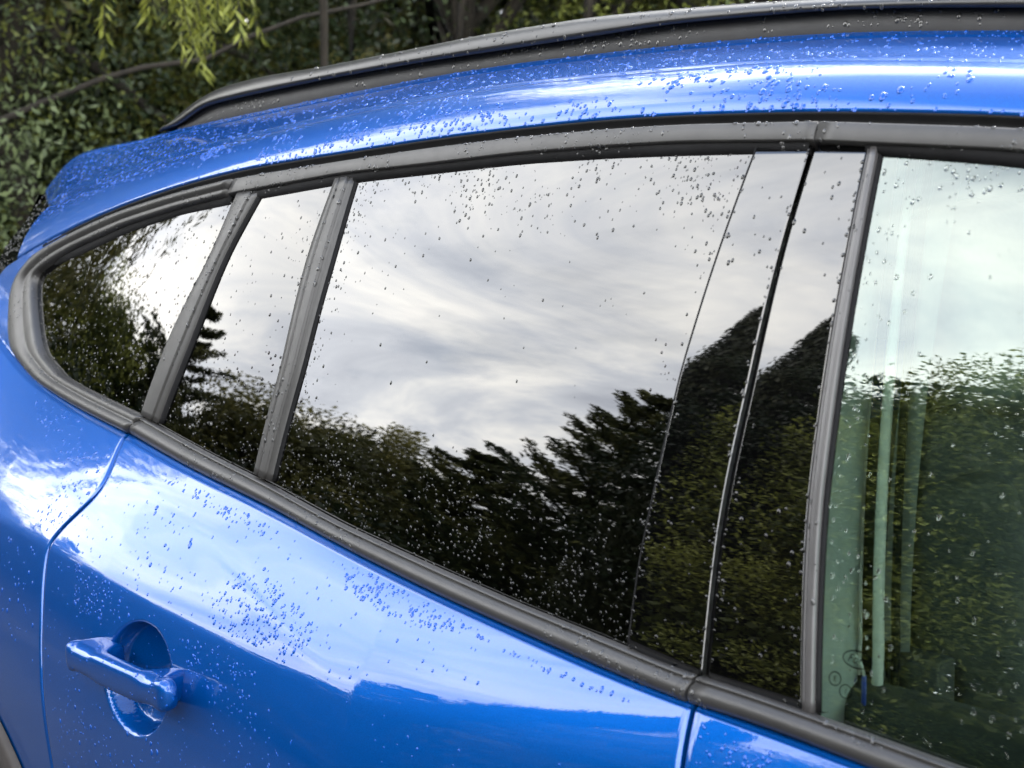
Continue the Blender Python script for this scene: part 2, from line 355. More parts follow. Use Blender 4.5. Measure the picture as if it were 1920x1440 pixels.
DOOR_DROPS = [
    ([(-0.6818, 1.0009), (-0.6616, 1.0339), (-0.6147, 1.0465), (-0.5364, 1.0259), (-0.4851, 1.01), (-0.4992, 0.9824), (-0.5789, 0.9743), (-0.6698, 0.9866)], 260, 0.0023),
    ([(-0.5102, 1.0694), (-0.3967, 1.0579), (-0.2781, 1.046), (-0.2997, 1.0381), (-0.3706, 1.0327), (-0.4754, 1.0457)], 160, 0.0023),
    ([(-0.2888, 1.0421), (-0.131, 1.0307), (-0.0499, 1.0271), (-0.0966, 1.0254), (-0.1943, 1.0291)], 40, 0.0022),
    ([(-0.9185, 1.1083), (-0.7064, 1.0891), (-0.6092, 1.0757), (-0.6427, 1.0711), (-0.7615, 1.0819), (-0.8921, 1.0997)], 70, 0.0022),
    ([(-1.1333, 1.0129), (-1.1459, 1.067), (-1.1454, 1.1127), (-1.0501, 1.1175), (-1.021, 1.0715), (-1.0503, 1.017)], 120, 0.0026),
    ([(-0.9779, 0.9943), (-0.9036, 0.9921), (-0.8363, 0.9855), (-0.8175, 0.958), (-0.8805, 0.942), (-0.9495, 0.9371)], 110, 0.0022),
    ([(-1.228, 0.9853), (-1.0759, 0.9928), (-1.0464, 0.8803), (-1.1799, 0.8771)], 30, 0.0028),
    ([(-0.7067, 0.9563), (-0.6459, 0.9661), (-0.5621, 0.9615), (-0.5486, 0.9287), (-0.5904, 0.9014), (-0.6821, 0.9201)], 110, 0.0022),
    ([(-0.9766, 0.8625), (-0.8995, 0.8549), (-0.8446, 0.8421), (-0.721, 0.8364), (-0.609, 0.8373), (-0.9795, 0.7221), (-0.991, 0.8231)], 90, 0.0026),
    ([(-0.6417, 0.8942), (-0.5449, 0.9185), (-0.4562, 0.8816), (-0.5883, 0.8435)], 30, 0.002),
    ([(-1.4134, 1.1564), (-1.2871, 1.1439), (-1.1761, 1.1355), (-1.1045, 1.092), (-1.1856, 1.088), (-1.3123, 1.1202)], 75, 0.0022),
    ([(-1.2235, 0.9789), (-1.1683, 0.9894), (-1.0541, 0.9349), (-1.0422, 0.8454), (-1.1364, 0.8578)], 20, 0.002),
    ([(-0.0111, 1.0296), (0.057, 1.0239), (0.0998, 1.0191), (0.0039, 0.9952)], 45, 0.002),
    ([(-0.4501, 0.9624), (-0.2241, 0.9637), (-0.1004, 0.9701), (-0.348, 0.9101)], 14, 0.0016),
    ([(-0.956, 1.092), (-0.774, 1.0748), (-0.6949, 1.0151), (-0.8391, 1.0145)], 22, 0.0028),
    ([(-1.0201, 1.1209), (-0.5126, 1.0715), (-0.2746, 1.0423), (-0.2421, 1.0006), (-0.4189, 0.9693), (-0.7298, 0.9813), (-1.0235, 1.0087)], 170, 0.0017),
    ([(-1.0411, 0.9925), (-0.7266, 0.9761), (-0.5235, 0.9618), (-0.4562, 0.8816), (-0.9982, 0.7157)], 190, 0.0016),
]
def sm(t):
    t = np.clip(t, 0, 1); return t*t*(3-2*t)
def plan(x):
    q = np.maximum(-x-.85, 0); e = np.where(q < .5, .07*q*q, .07*(.25+(q-.5)*.8))
    return np.where(x < .2, .03, .015)*(x-.2)**2+e
def TH(z):
    q = z-1.05
    return .25*q + np.where(q > 0, .36*q*q, 0)
def G(x, z): return plan(x) + TH(z)      # the glass line
def tabf(tab, sig=.06):
    a = np.array(sorted(tab)); xs = np.arange(a[0, 0], a[-1, 0]+1e-6, .02)
    v = np.interp(xs, a[:, 0], a[:, 1])
    k = np.exp(-.5*(np.arange(-12, 13)*.02/sig)**2); k /= k.sum()
    vp = np.concatenate([2*v[0]-v[12:0:-1], v, 2*v[-1]-v[-2:-14:-1]])
    w = np.convolve(vp, k, 'valid')
    return lambda x: np.interp(x, xs, w)
Zb = tabf([(-2.2, 1.30), (-1.9, 1.262), (-1.65, 1.212)] + TB['belt_bot'] + [(.6, 1.012), (1.3, .985)])
Zc = tabf([(-2.2, 1.03), (-1.6, 1.018)] + TB['crease'] + [(-.2, .962), (0, .960), (.6, .955), (1.3, .95)])
def Yc(x): return np.interp(x, [-2.2, -1.3, -.9, -.4, 0, .5, 1.3], [-.105, -.115, -.110, -.092, -.055, -.045, -.045])
def lower_y(x, z):
    zb, zc = Zb(x), Zc(x); yb = G(x, zb)-.012; yc = plan(x)+Yc(x)
    c = (yb-yc)/(zb-zc); t = np.clip((z-zc)/(zb-zc), 0, 1.2)
    m0 = (.7-.12*sm((x+.55)/.3))*c
    up = yc+(zb-zc)*(m0*t+(c-m0)*t*t)
    w = sm((x+.68)/.6); ml = .40*(1-w)+m0*w
    q = np.maximum(zc-z, 0); qe = np.minimum(q, .25)
    dn = yc-(ml*qe-(ml+.05)*qe*qe/.5)+.05*np.maximum(q-.25, 0)
    return np.where(z >= zc, up, dn)
SWX = np.array(TB['swirl'])
DISH_C, DISH_R = (-.783, .894), (.070, .064)
def panel_y(x, z):                                                     # paint surface with its ridge and handle dish
    x = np.asarray(x, float); z = np.asarray(z, float)
    y = lower_y(x, z)
    zr = np.interp(x, SWX[:, 0], SWX[:, 1]); s = (z-zr)*.80
    fade = sm((x+1.02)/.14)*sm((-.34-x)/.24)
    y = y - .0016*np.exp(-(s/.016)**2)*fade
    r = np.sqrt(((x-DISH_C[0])/DISH_R[0])**2 + ((z-DISH_C[1])/DISH_R[1])**2)
    lip = sm((1.04-r)/.13)
    y = y + .042*lip*(1-.40*np.minimum(r, 1)**2)
    return y
def fnormal(fn, x, z):
    h = 1e-3
    n = Vector((float(fn(x+h, z)-fn(x-h, z))/2/h, -1.0, float(fn(x, z+h)-fn(x, z-h))/2/h))
    return n.normalized()
def resample(P, n, smooth=2):
    P = np.asarray(P, float)
    d = np.r_[0, np.cumsum(np.linalg.norm(np.diff(P, axis=0), axis=1))]
    u = np.linspace(0, d[-1], n)
    Q = np.stack([np.interp(u, d, P[:, k]) for k in range(P.shape[1])], 1)
    for _ in range(smooth): Q[1:-1] = .25*Q[:-2]+.5*Q[1:-1]+.25*Q[2:]
    return Q
GRIDS = {}
def strip(name, segs, fn, prof, mat, parent, ends=0.012, key=None, smooth=6):
    """a moulding: each seg = (edge A, edge B, count); prof = [(t across A->B, height outward)]"""
    A = np.vstack([resample(a, n, smooth)[(1 if i else 0):] for i, (a, b, n) in enumerate(segs)])
    B = np.vstack([resample(b, n, smooth)[(1 if i else 0):] for i, (a, b, n) in enumerate(segs)])
    if len(segs) > 1:
        for _ in range(4):
            for Q in (A, B): Q[1:-1] = .25*Q[:-2]+.5*Q[1:-1]+.25*Q[2:]
    rows = []
    n = len(A)
    for i in range(-1, n+1):
        k = min(max(i, 0), n-1); row = []
        for t, h in prof:
            x, z = A[k]*(1-t)+B[k]*t
            nn = fnormal(fn, x, z)
            hh = h - (ends if i in (-1, n) else 0)
            row.append(Vector((x, float(fn(x, z)), z)) + nn*hh)
        rows.append(row)
    V = np.array([[tuple(p) for p in r] for r in rows])
    if key: GRIDS[key] = V[1:-1]
    # orientation: make faces point outward (-y)
    e = np.cross(V[n//2, -1]-V[n//2, 0], V[min(n//2+1, n), 0]-V[n//2, 0])
    return grid(name, V, mat, parent, flip=bool(e[1] < 0))
def T(k): return TB[k]
def cut(tab, x0, x1):
    """part of an edge table between two x"""
    a = np.array(tab); o = np.argsort(a[:, 0]); a = a[o]
    xs = np.r_[x0, a[(a[:, 0] > x0) & (a[:, 0] < x1), 0], x1]
    def ev(x):
        if x < a[0, 0]: return a[0, 1]+(x-a[0, 0])*(a[1, 1]-a[0, 1])/(a[1, 0]-a[0, 0])
        if x > a[-1, 0]: return a[-1, 1]+(x-a[-1, 0])*(a[-1, 1]-a[-2, 1])/(a[-1, 0]-a[-2, 0])
        return np.interp(x, a[:, 0], a[:, 1])
    return np.array([(x, ev(x)) for x in xs])

# ------------------------------------------------------------------ ground
def sheet(name, x0, x1, y0, y1, z, mat):
    return build(name, [(x0, y0, z), (x1, y0, z), (x1, y1, z), (x0, y1, z)], [(0, 1, 2, 3)], mat, smooth=False)
tag(sheet('ground', -400, 400, -400, 400, -0.004, M['grass']), kind='structure')
tag(sheet('parking_lot', -30, 30, -9.5, 2.9, 0.0, M['asphalt']), kind='structure')

# ------------------------------------------------------------------ the car
car = empty('parked_car', (-0.3, 0.92, 0))
tag(car, 'wet metallic blue car with dark tinted rear windows and black roof rails', 'car')

ZLOW = 0.34
def cut_x(z):
    a = np.array(sorted([(p[1], p[0]) for p in TB['cut_up']+TB['cut_low'][1:]]))
    return np.interp(z, a[:, 0], a[:, 1])
_zz = np.linspace(.3, 1.2, 181); _cx = cut_x(_zz)
for _ in range(10): _cx[1:-1] = .25*_cx[:-2]+.5*_cx[1:-1]+.25*_cx[2:]
def rear_cut(z): return np.interp(z, _zz, _cx)
def b_cut(z): return np.interp(z, [.3, .9, .99, 1.035, 1.06], [-.012, -.006, -.0075, -.0155, -.019])
def zrow(x, t):
    """t in [-1,0]: sill to crease; [0,1]: crease to belt"""
    zb, zc = Zb(x), Zc(x)
    return np.where(t >= 0, zc+(zb-zc)*t, zc+(zc-ZLOW)*t)
TR = np.unique(np.r_[np.linspace(-1, -.34, 22), np.linspace(-.34, -.012, 84), [-.006, .02], np.linspace(.05, 1, 44)])
def side_panel(name, xl, xr, ncol, mat, parent, curl_l=True, curl_r=True, gap=.0022, yfn=panel_y, key=None):
    us = np.linspace(0, 1, ncol); rows = []
    for t in TR:
        a = -1.0
        XL, XR = xl, xr
        x0 = XL(1.0) if callable(XL) else XL; x1 = XR(1.0) if callable(XR) else XR
        for _ in range(12):
            if callable(XL): x0 = float(XL(float(zrow(x0, t))))
            if callable(XR): x1 = float(XR(float(zrow(x1, t))))
        xa = x0 + (gap if curl_l else 0); xb = x1 - (gap if curl_r else 0)
        xs = xa + (xb-xa)*us
        zs = zrow(xs, t); ys = yfn(xs, zs)
        row = list(zip(xs, ys, zs))
        if curl_l:
            row = [(xa+.0005, ys[0]+.030, zs[0]), (xa-.0002, ys[0]+.004, zs[0]), (xa+.0008, ys[0]+.0012, zs[0])] + [(row[0][0]+.0028, row[0][1]+.0002, row[0][2])] + row[1:]
        if curl_r:
            row = row[:-1] + [(row[-1][0]-.0028, row[-1][1]+.0002, row[-1][2])] + [(xb-.0008, ys[-1]+.0012, zs[-1]), (xb+.0002, ys[-1]+.004, zs[-1]), (xb-.0005, ys[-1]+.030, zs[-1])]
        rows.append(row)
    top = rows[-1]
    rows[-1] = [(x, y+.0002, z-.0025) for x, y, z in top]
    rows.append([(x, y+.0016, z-.0004) for x, y, z in top])
    rows.append([(x, y+.006, z) for x, y, z in top])
    rows.append([(x, y+.030, z-.002) for x, y, z in top])
    V = np.array(rows)
    if key: GRIDS[key] = V[:-3]
    return grid(name, V, mat, parent)

# body frame: quarter panel, roof side and roof
XEND = lambda z: np.interp(z, [.3, 1.0, 1.2, 1.311, 1.342, 1.37, 1.396, 1.426], [-2.02, -1.97, -1.86, -1.759, -1.708, -1.691, -1.650, -1.626])
quarter = side_panel('quarter_panel', lambda z: XEND(z), rear_cut, 170, M['paint'], car, curl_l=False, key='quarter')
zs_f = tabf([(-1.9, 1.27)] + TB['side_edge'] + [(.45, 1.497), (.8, 1.42), (1.2, 1.28)], .05)
zf_f = tabf([(-2.0, 1.36)] + TB['roof_fold'] + [(.45, 1.540), (.8, 1.468), (1.2, 1.33)], .05)
_re = np.array(sorted(TB['roof_edge']))
def ze_f(x):
    a = np.vstack([_re, [(.45, 1.576), (.8, 1.51), (1.2, 1.385)]])
    return np.interp(x, a[:, 0], a[:, 1])
NC = 260
us = np.linspace(0, 1, NC)**0.9
xs_s = 1.2 + (-1.70-1.2)*us; xs_f = 1.2 + (-1.707-1.2)*us; xs_e = 1.2 + (-1.998-1.2)*us
ze_s = ze_f(xs_e)
for _ in range(6): ze_s[1:-1] = .25*ze_s[:-2]+.5*ze_s[1:-1]+.25*ze_s[2:]
S0 = np.stack([xs_s, G(xs_s, zs_f(xs_s))+.004, zs_f(xs_s)], 1)
F0 = np.stack([xs_f, G(xs_f, zf_f(xs_f))+.032, zf_f(xs_f)], 1)
E0 = np.stack([xs_e, G(xs_e, ze_s)+.12, ze_s], 1)
for P in (S0, F0, E0):
    for _ in range(8): P[1:-1] = .25*P[:-2]+.5*P[1:-1]+.25*P[2:]
rows = []
rows.append(S0+np.array([0, .030, .004])); rows.append(S0+np.array([0, .010, -.001])); rows.append(S0+np.array([0, .003, -.0005]))
for t in np.linspace(0.03, 1, 22):                # bulged roof side
    b = .0085*4*t*(1-t)
    rows.append(S0*(1-t)+F0*t + np.array([0, -b*.75, b*.66]))
rows.append(F0+np.array([0, .0035, .0004]))        # the drip fold
rows.append(F0+np.array([0, .007, -.0006])); rows.append(F0+np.array([0, .011, .0012]))
for t in np.linspace(.16, .86, 12):
    b = -.0025*4*t*(1-t)
    rows.append(F0*(1-t)+E0*t+np.array([0, 0, b]))
for t, dz in ((.885, .0008), (.90, -.0012), (.925, -.0012), (.94, .0004), (1.0, 0.0)):
    rows.append(F0*(1-t)+E0*t+np.array([0, 0, dz]))
RS = np.array(rows)
GRIDS['roofside'] = RS[3:24]; GRIDS['roofledge'] = RS[24:]
grid('roof_side', RS, M['paint'], car)
yc_ = 0.94
rr = []
for t in np.linspace(0, 1, 14):
    Y = E0[:, 1]*(1-t)+(2*yc_-E0[:, 1])*t
    X = E0[:, 0] - .22*np.sin(math.pi*t)*sm((-E0[:, 0]-1.2)/.85) + .06*np.sin(math.pi*t)*sm((E0[:, 0]-.6)/.6)
    rr.append(np.stack([X, Y, E0[:, 2]+.030*np.sin(math.pi*t)**.8-.0008], 1))
grid('roof', np.array(rr), M['paint'], car)
GRIDS['roof'] = np.array(rr)

# D-pillar skin behind the quarter window
def ring_x(z, lo):
    a = np.array(sorted([(p[1], p[0]) for p in TB['ring_out']]))
    return np.interp(z, a[:, 0], a[:, 1])
zt = np.linspace(0, 1, 40); rows = []
for t in zt:
    xl, xr = -1.79, -1.60
    row = []
    for u in np.linspace(0, 1, 60):
        # right end follows the ring's middle, left end the rear edge
        z0 = 1.12
        zz = z0+(1.385-z0)*t
        (xa_, za_), (xb_, zb_2) = TB['ring_out'][0], TB['ring_out'][-1]
        x1 = float(ring_x(np.clip(zz, zb_2, za_), 0))+.018
        if zz < zb_2: x1 = xb_+.018+(zb_2-zz)*2.4
        if zz > za_: x1 = xa_+.03+(zz-za_)*1.9
        x0 = float(XEND(zz))
        x = x0+(x1-x0)*u
        zmx = float(zs_f(x)); z = min(zz, zmx+.0005)
        zbx = float(Zb(x))
        bl = float(sm((z-zbx+.03)/.09))
        y = float(lower_y(x, min(z, zbx)))*(1-bl) + (float(G(x, z))+.003)*bl if z > zbx-.03 else float(lower_y(x, z))+.0015
        row.append((x, y+.0008, z))
    rows.append(row)
grid('pillar_skin', np.array(rows), M['paint'], car)
GRIDS['dpillar'] = np.array(rows)

# hidden near-black sheets: the darkness of the panel gaps is their colour
def inner(x, z): return np.where(z > Zb(x), G(x, z), lower_y(x, z))+.045
xs = np.linspace(-1.7, 1.15, 60)
V = [[(x, float(lower_y(x, z))+.045, z) for x in xs for z in [ZLOW+(float(Zb(x))-.01-ZLOW)*t]] for t in np.linspace(0, 1, 14)]
grid('black_inner_shell', np.array(V), M['dark'], car)
V = [[(x, float(G(x, float(zs_f(x))+(z)))+.02, float(zs_f(x))+z) for x in xs] for z in (-.03, 0, .03)]
grid('roof_gap_backing', np.array(V), M['dark'], car)

# ------------------------------------------------------------------ doors
rear_door = side_panel('rear_door', rear_cut, b_cut, 300, M['paint'], car, key='rdoor')
front_door = side_panel('front_door', b_cut, 1.15, 120, M['paint'], car, curl_r=False, key='fdoor')
gf = lambda o: (lambda x, z: G(x, z)+o)
PB = [(0, -.016), (.015, -.006), (.05, -.0015), (.11, .0020), (.20, .0048), (.31, .0066), (.44, .0074), (.57, .0066), (.68, .0044), (.76, .0018), (.80, .0004), (.815, -.0006), (.83, -.0006), (.85, .0010), (.88, .0016), (.93, .0006), (.97, -.0015), (1.0, -.008)]
PU = [(0, -.018), (.02, -.004), (.04, .0006), (.07, .0016), (.10, .0019), (.50, .0030), (.86, .0033), (.90, .0030), (.94, .0018), (.97, -.001), (1.0, -.016)]
JR, JB = -.975, -.019                                # trim joints: rear door / quarter, front door / rear door
bt, bb, ut, ub, gt = (np.array(TB[k]) for k in ('belt_top', 'belt_bot', 'uptrim_top', 'uptrim_bot', 'glass_top'))
fT = gf(-.008)
# belt mouldings
strip('belt_moulding', [(cut(bb, -1.043, -.0265), cut(bt, -1.018, -.0225), 90)], fT, PB, M['trim'], rear_door, key='belt_r')
strip('belt_moulding', [(cut(bb, -.0215, 1.1), cut(bt, -.0180, 1.1), 60)], fT, PB, M['trim'], front_door, key='belt_f')
# upper mouldings
strip('window_moulding', [(cut(ub, -.958, -.0235), cut(ut, -.951, -.0235), 90)], fT, PU, M['trim'], rear_door, key='up_r')
ubf = np.vstack([ub, [(.45, 1.472), (.8, 1.39), (1.15, 1.25)]]); utf = np.vstack([ut, [(.45, 1.488), (.8, 1.41), (1.15, 1.27)]])
strip('window_moulding', [(cut(ubf, -.0205, 1.1), cut(utf, -.0205, 1.1), 60)], fT, PU, M['trim'], front_door, key='up_f')
# the quarter window's surround in one piece
s_up = (cut(ut, -1.60, -.957)[::-1], cut(ub, -1.50, -.965)[::-1], 50)
s_ring = ([tuple(cut(ut, -1.60, -.957)[0])] + TB['ring_out'][1:-1] + [tuple(cut(bb, -1.47, -1.05)[0])], [tuple(cut(ub, -1.50, -.965)[0])] + TB['ring_in'][1:-1] + [tuple(cut(bt, -1.34, -1.03)[0])], 36)
s_bel = (cut(bb, -1.47, -1.047), cut(bt, -1.34, -1.022), 34)
PQ = [(0, -.02), (.02, -.004), (.07, .004), (.18, .0085), (.34, .0098), (.50, .0085), (.60, .0048), (.64, .0030), (.70, .0034), (.88, .0036), (.94, .0020), (.98, -.002), (1.0, -.010)]
strip('quarter_moulding', [s_up, s_ring, s_bel], fT, PQ, M['trim'], car, key='quarter_trim', smooth=3)
# black lips and gaps along the top of the glass
gtf = np.vstack([gt, [(.45, 1.452), (.8, 1.36), (1.15, 1.215)]])
PL = [(0, -.004), (.12, .001), (.5, .0035), (.85, .002), (1, -.002)]
strip('upper_seal', [(cut(gtf, -.93, -.03)-np.array([0, .001]), cut(ubf, -.93, -.03)+np.array([0, .004]), 60)], gf(-.001), PL, M['rubber'], rear_door, key='lip_r')
strip('upper_seal', [(cut(gtf, .03, 1.1)-np.array([0, .001]), cut(ubf, .03, 1.1)+np.array([0, .004]), 50)], gf(-.001), PL, M['rubber'], front_door, key='lip_f')
strip('upper_seal', [(cut(gtf, -1.50, -.96)-np.array([0, .002]), cut(ubf, -1.48, -.96)+np.array([0, .004]), 40)], gf(.001), PL, M['rubber'], car)
sef = np.array([(x, float(zs_f(x))) for x in np.linspace(-1.69, 1.1, 90)])
strip('drip_seal', [(cut(utf, -1.57, 1.1)+np.array([0, -.003]), cut(sef, -1.60, 1.1)+np.array([0, .006]), 120)], gf(.004), [(0, -.006), (.3, -.006), (.45, -.004), (.55, .0005), (.62, .0018), (.70, .0005), (.8, -.005), (1, -.006)], M['rubber'], car)

# panes: all sit on the glass line, edges tucked under the mouldings
def inside(poly, x, z):
    c = False; n = len(poly)
    for i in range(n):
        x1, z1 = poly[i]; x2, z2 = poly[(i+1) % n]
        if (z1 > z) != (z2 > z) and x < (x2-x1)*(z-z1)/(z2-z1)+x1: c = not c
    return c
def pane(name, poly, mat, parent, off=.004, rx=0.0, rz=0.0, step=.008, thick=.004):
    poly = np.array(poly); cx, cz = poly.mean(0)
    fn = lambda x, z: G(x, z)+off+rx*(x-cx)+rz*(z-cz)
    x0, z0 = poly.min(0); x1, z1 = poly.max(0)
    nx, nz = int((x1-x0)/step)+2, int((z1-z0)/step)+2
    X = np.linspace(x0, x1, nx); Z = np.linspace(z0, z1, nz)
    gx, gz = np.meshgrid(X, Z)
    V = np.stack([gx, fn(gx, gz), gz], -1)
    mask = np.zeros((nz, nx), bool)
    for i in range(nz-1):
        for j in range(nx-1):
            mask[i, j] = inside(poly, (X[j]+X[j+1])/2, (Z[i]+Z[i+1])/2)
    used = np.zeros((nz, nx), bool)
    used[:-1, :-1] |= mask[:-1, :-1]; used[1:, :-1] |= mask[:-1, :-1]; used[:-1, 1:] |= mask[:-1, :-1]; used[1:, 1:] |= mask[:-1, :-1]
    idx = -np.ones((nz, nx), int); idx[used] = np.arange(used.sum())
    F = [(idx[i, j], idx[i, j+1], idx[i+1, j+1], idx[i+1, j]) for i in range(nz-1) for j in range(nx-1) if mask[i, j]]
    o = build(name, V[used], [tuple(int(q) for q in f) for f in F], mat, parent)
    return o, fn
def mid(a, b, t=.5): return np.array(a)*(1-t)+np.array(b)*t
def edge(k, n=12): return resample(TB[k], n, 0)
cl, cr_, dl, dr = edge('cbar_l'), edge('cbar_r'), edge('dbar_l'), edge('dbar_r')
al, ar, fl, fr, fs = edge('apr_l'), edge('apr_r'), edge('apf_l'), edge('apf_r'), edge('fseal_r')
cm, dm = mid(cl, cr_), mid(dl, dr)
up_ = lambda x0, x1: cut(np.c_[gtf[:, 0], gtf[:, 1]+.012], x0, x1)
dn_ = lambda x0, x1: cut(np.c_[bt[:, 0], bt[:, 1]-.008], x0, x1)
ri = np.array(TB['ring_in'])[1:-1]
ctr = np.array([-1.3, 1.28])
ri_o = ri+(ri-ctr)/np.linalg.norm(ri-ctr, axis=1)[:, None]*.014
q_poly = np.vstack([cm, dn_(-1.33, cm[-1, 0])[::-1], ri_o[::-1], up_(-1.52, cm[0, 0])])
pane('quarter_glass', q_poly, M['privacy2'], car, off=.002)
f_poly = np.vstack([dm, dn_(cm[-1, 0], dm[-1, 0])[::-1], cm[::-1], up_(cm[0, 0], dm[0, 0])])
pane('fixed_glass', f_poly, M['privacy3'], rear_door, off=.002, rx=.004, rz=-.004)
m_poly = np.vstack([al+np.array([.008, 0]), dn_(dm[-1, 0], al[-1, 0])[::-1], dm[::-1], up_(dm[0, 0], al[0, 0])])
pane('window_glass', m_poly, M['privacy'], rear_door, off=.003)
w_poly = np.vstack([dn_(fs[-1, 0]-.006, 1.0)[::-1], fs[::-1]-np.array([.006, 0]), up_(fs[0, 0], .55), [(.8, 1.33)]])
front_glass, fg_fn = pane('window_glass', w_poly, M['clear'], front_door, off=.004)

# bars and pillar covers
PBAR = [(0, -.012), (.012, -.001), (.03, .0008), (.05, .0012), (.35, .0013), (.64, .0012), (.66, .0010), (.675, -.0012), (.69, -.0014), (.93, -.0014), (.97, -.003), (1.0, -.010)]
strip('window_frame', [(cl, cr_+np.array([.006, 0]), 40)], gf(-.006), PBAR, M['trim'], rear_door, key='cbar')
strip('window_frame_seal', [(cr_-np.array([.002, 0]), cr_+np.array([.013, 0]), 40)], gf(-.001), [(0, -.003), (.3, .002), (.8, .001), (1, -.006)], M['rubber'], rear_door)
PDIV = [(0, -.010), (.02, -.001), (.05, .0008), (.25, .0009), (.27, .0007), (.29, -.0008), (.33, -.0008), (.35, .0008), (.38, .0011), (.68, .0012), (.71, .0009), (.73, -.0012), (.76, -.0014), (.94, -.0014), (1.0, -.008)]
strip('division_bar', [(dl, dr, 40)], gf(-.005), PDIV, M['trim'], rear_door, key='dbar')
strip('division_seal', [(dr-np.array([.002, 0]), dr+np.array([.005, 0]), 40)], gf(0), [(0, -.002), (.4, .001), (1, -.005)], M['rubber'], rear_door)
def cover(name, L, R, fn, parent, key):
    prof = [(0, -.008), (.004, -.0012), (.012, 0)] + [(.02, 0), (.04, 0)] + [(t, 0) for t in np.linspace(.1, .9, 8)] + [(.96, 0), (.98, 0), (.988, 0), (.995, -.0003), (1.0, -.0010)]
    return strip(name, [(L, R, 60)], fn, prof, M['gloss'], parent, key=key, smooth=4)
strip('cover_seal', [(al-np.array([.0016, 0]), al+np.array([.0010, 0]), 50)], gf(-.0035), [(0, -.006), (.15, 0), (.5, .0004), (.85, 0), (1, -.004)], M['rubber'], rear_door)
arc = .5*(al.mean(0)+ar.mean(0))
cover('pillar_cover', al, ar-np.array([.0006, 0]), lambda x, z: G(x, z)-.0025+.030*(x-arc[0]), rear_door, 'apr')
afc = .5*(fl.mean(0)+fr.mean(0))
cover('pillar_cover', fl-np.array([.0016, 0]), fr-np.array([.001, 0]), lambda x, z: G(x, z)-.001-.004*(x-afc[0]), front_door, 'apf')
strip('door_gap_dark', [(ar-np.array([.0030, 0]), fl+np.array([.0020, 0]), 50)], gf(.009), [(0, 0), (.5, -.001), (1, 0)], M['dark'], rear_door)  # near-black strip, the dark of the door gap put in as colour
strip('glass_run', [(fr+np.array([.0005, 0]), fs, 50)], gf(-.003), [(0, -.010), (.03, -.001), (.06, .0002), (.16, .0003), (.18, -.0012), (.24, -.0012), (.26, .0006), (.30, .0010), (.80, .0011), (.84, .0008), (.90, -.001), (1, -.008)], M['seal'], front_door, key='frun')
strip('glass_run_seal', [(fs-np.array([.001, 0]), fs+np.array([.0025, 0]), 40)], gf(.001), [(0, 0), (.5, .001), (1, -.004)], M['rubber'], front_door)

# ------------------------------------------------------------------ door handle
xL, xR = -.893, -.660
rows = []
hx = xL+(xR-xL)*(.5-.5*np.cos(np.linspace(0, math.pi, 90)))
for x in hx:
    u = (x-xL)/(xR-xL)
    dL, dR = x-xL, xR-x
    tip = math.sqrt(max(1-(1-min(dL/.016, 1))**2, 0))*math.sqrt(max(1-(1-min(dR/.015, 1))**2, 0))
    hz = .0015+.0178*tip
    c = .9095-.001*math.sin(math.pi*u)+.0025*(1-min(dR/.05, 1))
    wl_, wr_ = float(sm((dL-.058)/.022)), float(sm((dR-.042)/.026))
    front = .028+.015*tip
    foot = max((1-wl_)*float(sm((dL-.016)/.012)), (1-wr_)*float(sm((dR-.020)/.012)))
    back = .028-.010*tip-.030*foot            # ends run back to the door skin
    yd = float(lower_y(x, .91))
    th = max(front-back, .004); cy = yd-.5*(front+back)
    row = []
    for k in range(32):
        a = 2*math.pi*k/32
        ca, sa = math.cos(a), math.sin(a)
        zz = c+hz*math.copysign(abs(sa)**.62, sa)
        yy = cy-(th/2)*math.copysign(abs(ca)**.62, ca)
        row.append((x, yy, zz))
    rows.append(row)
V = np.array(rows)
GRIDS['handle'] = np.concatenate([V[:, 27:], V[:, :9]], axis=1)
F = grid_faces(len(hx), 32, closed=True)
F.append(tuple(range(32))[::-1]); F.append(tuple(range((len(hx)-1)*32, len(hx)*32)))
build('door_handle', V.reshape(-1, 3), F, M['paint'], rear_door)
# ------------------------------------------------------------------ roof rail
rg, rt = np.array(TB['rail_gap']), np.array(TB['rail_top'])
rgx = np.vstack([rg, [(.35, 1.606), (.7, 1.555)]]); rtx = np.vstack([rt, [(.1, 1.643), (.35, 1.622), (.7, 1.572)]])
def re_f(x): return float(np.interp(x, E0[::-1, 0], E0[::-1, 2]))
def ry_f(x): return float(np.interp(x, E0[::-1, 0], E0[::-1, 1]))
xsr = np.linspace(-1.448, .66, 130)
rows = []
gz = np.interp(xsr, rgx[:, 0], rgx[:, 1])
for _ in range(10): gz[1:-1] = .25*gz[:-2]+.5*gz[1:-1]+.25*gz[2:]
for x, z1 in zip(xsr, gz):
    z0, y0 = re_f(x), ry_f(x)
    z1 = max(z1, z0+.001)
    rows.append([(x, y0-.003, z0-.004), (x, y0-.004, z0+.001), (x, y0-.001, z0*.5+z1*.5), (x, y0+.004, z1+.003)])
V = np.array(rows)
roof_rail = empty('roof_rail', (0, 0, 0)); roof_rail.parent = car; roof_rail.location = -car.location
GRIDS['railweb'] = V[:, 1:]
grid('rail_plate', V.transpose(1, 0, 2), M['plate'], roof_rail)
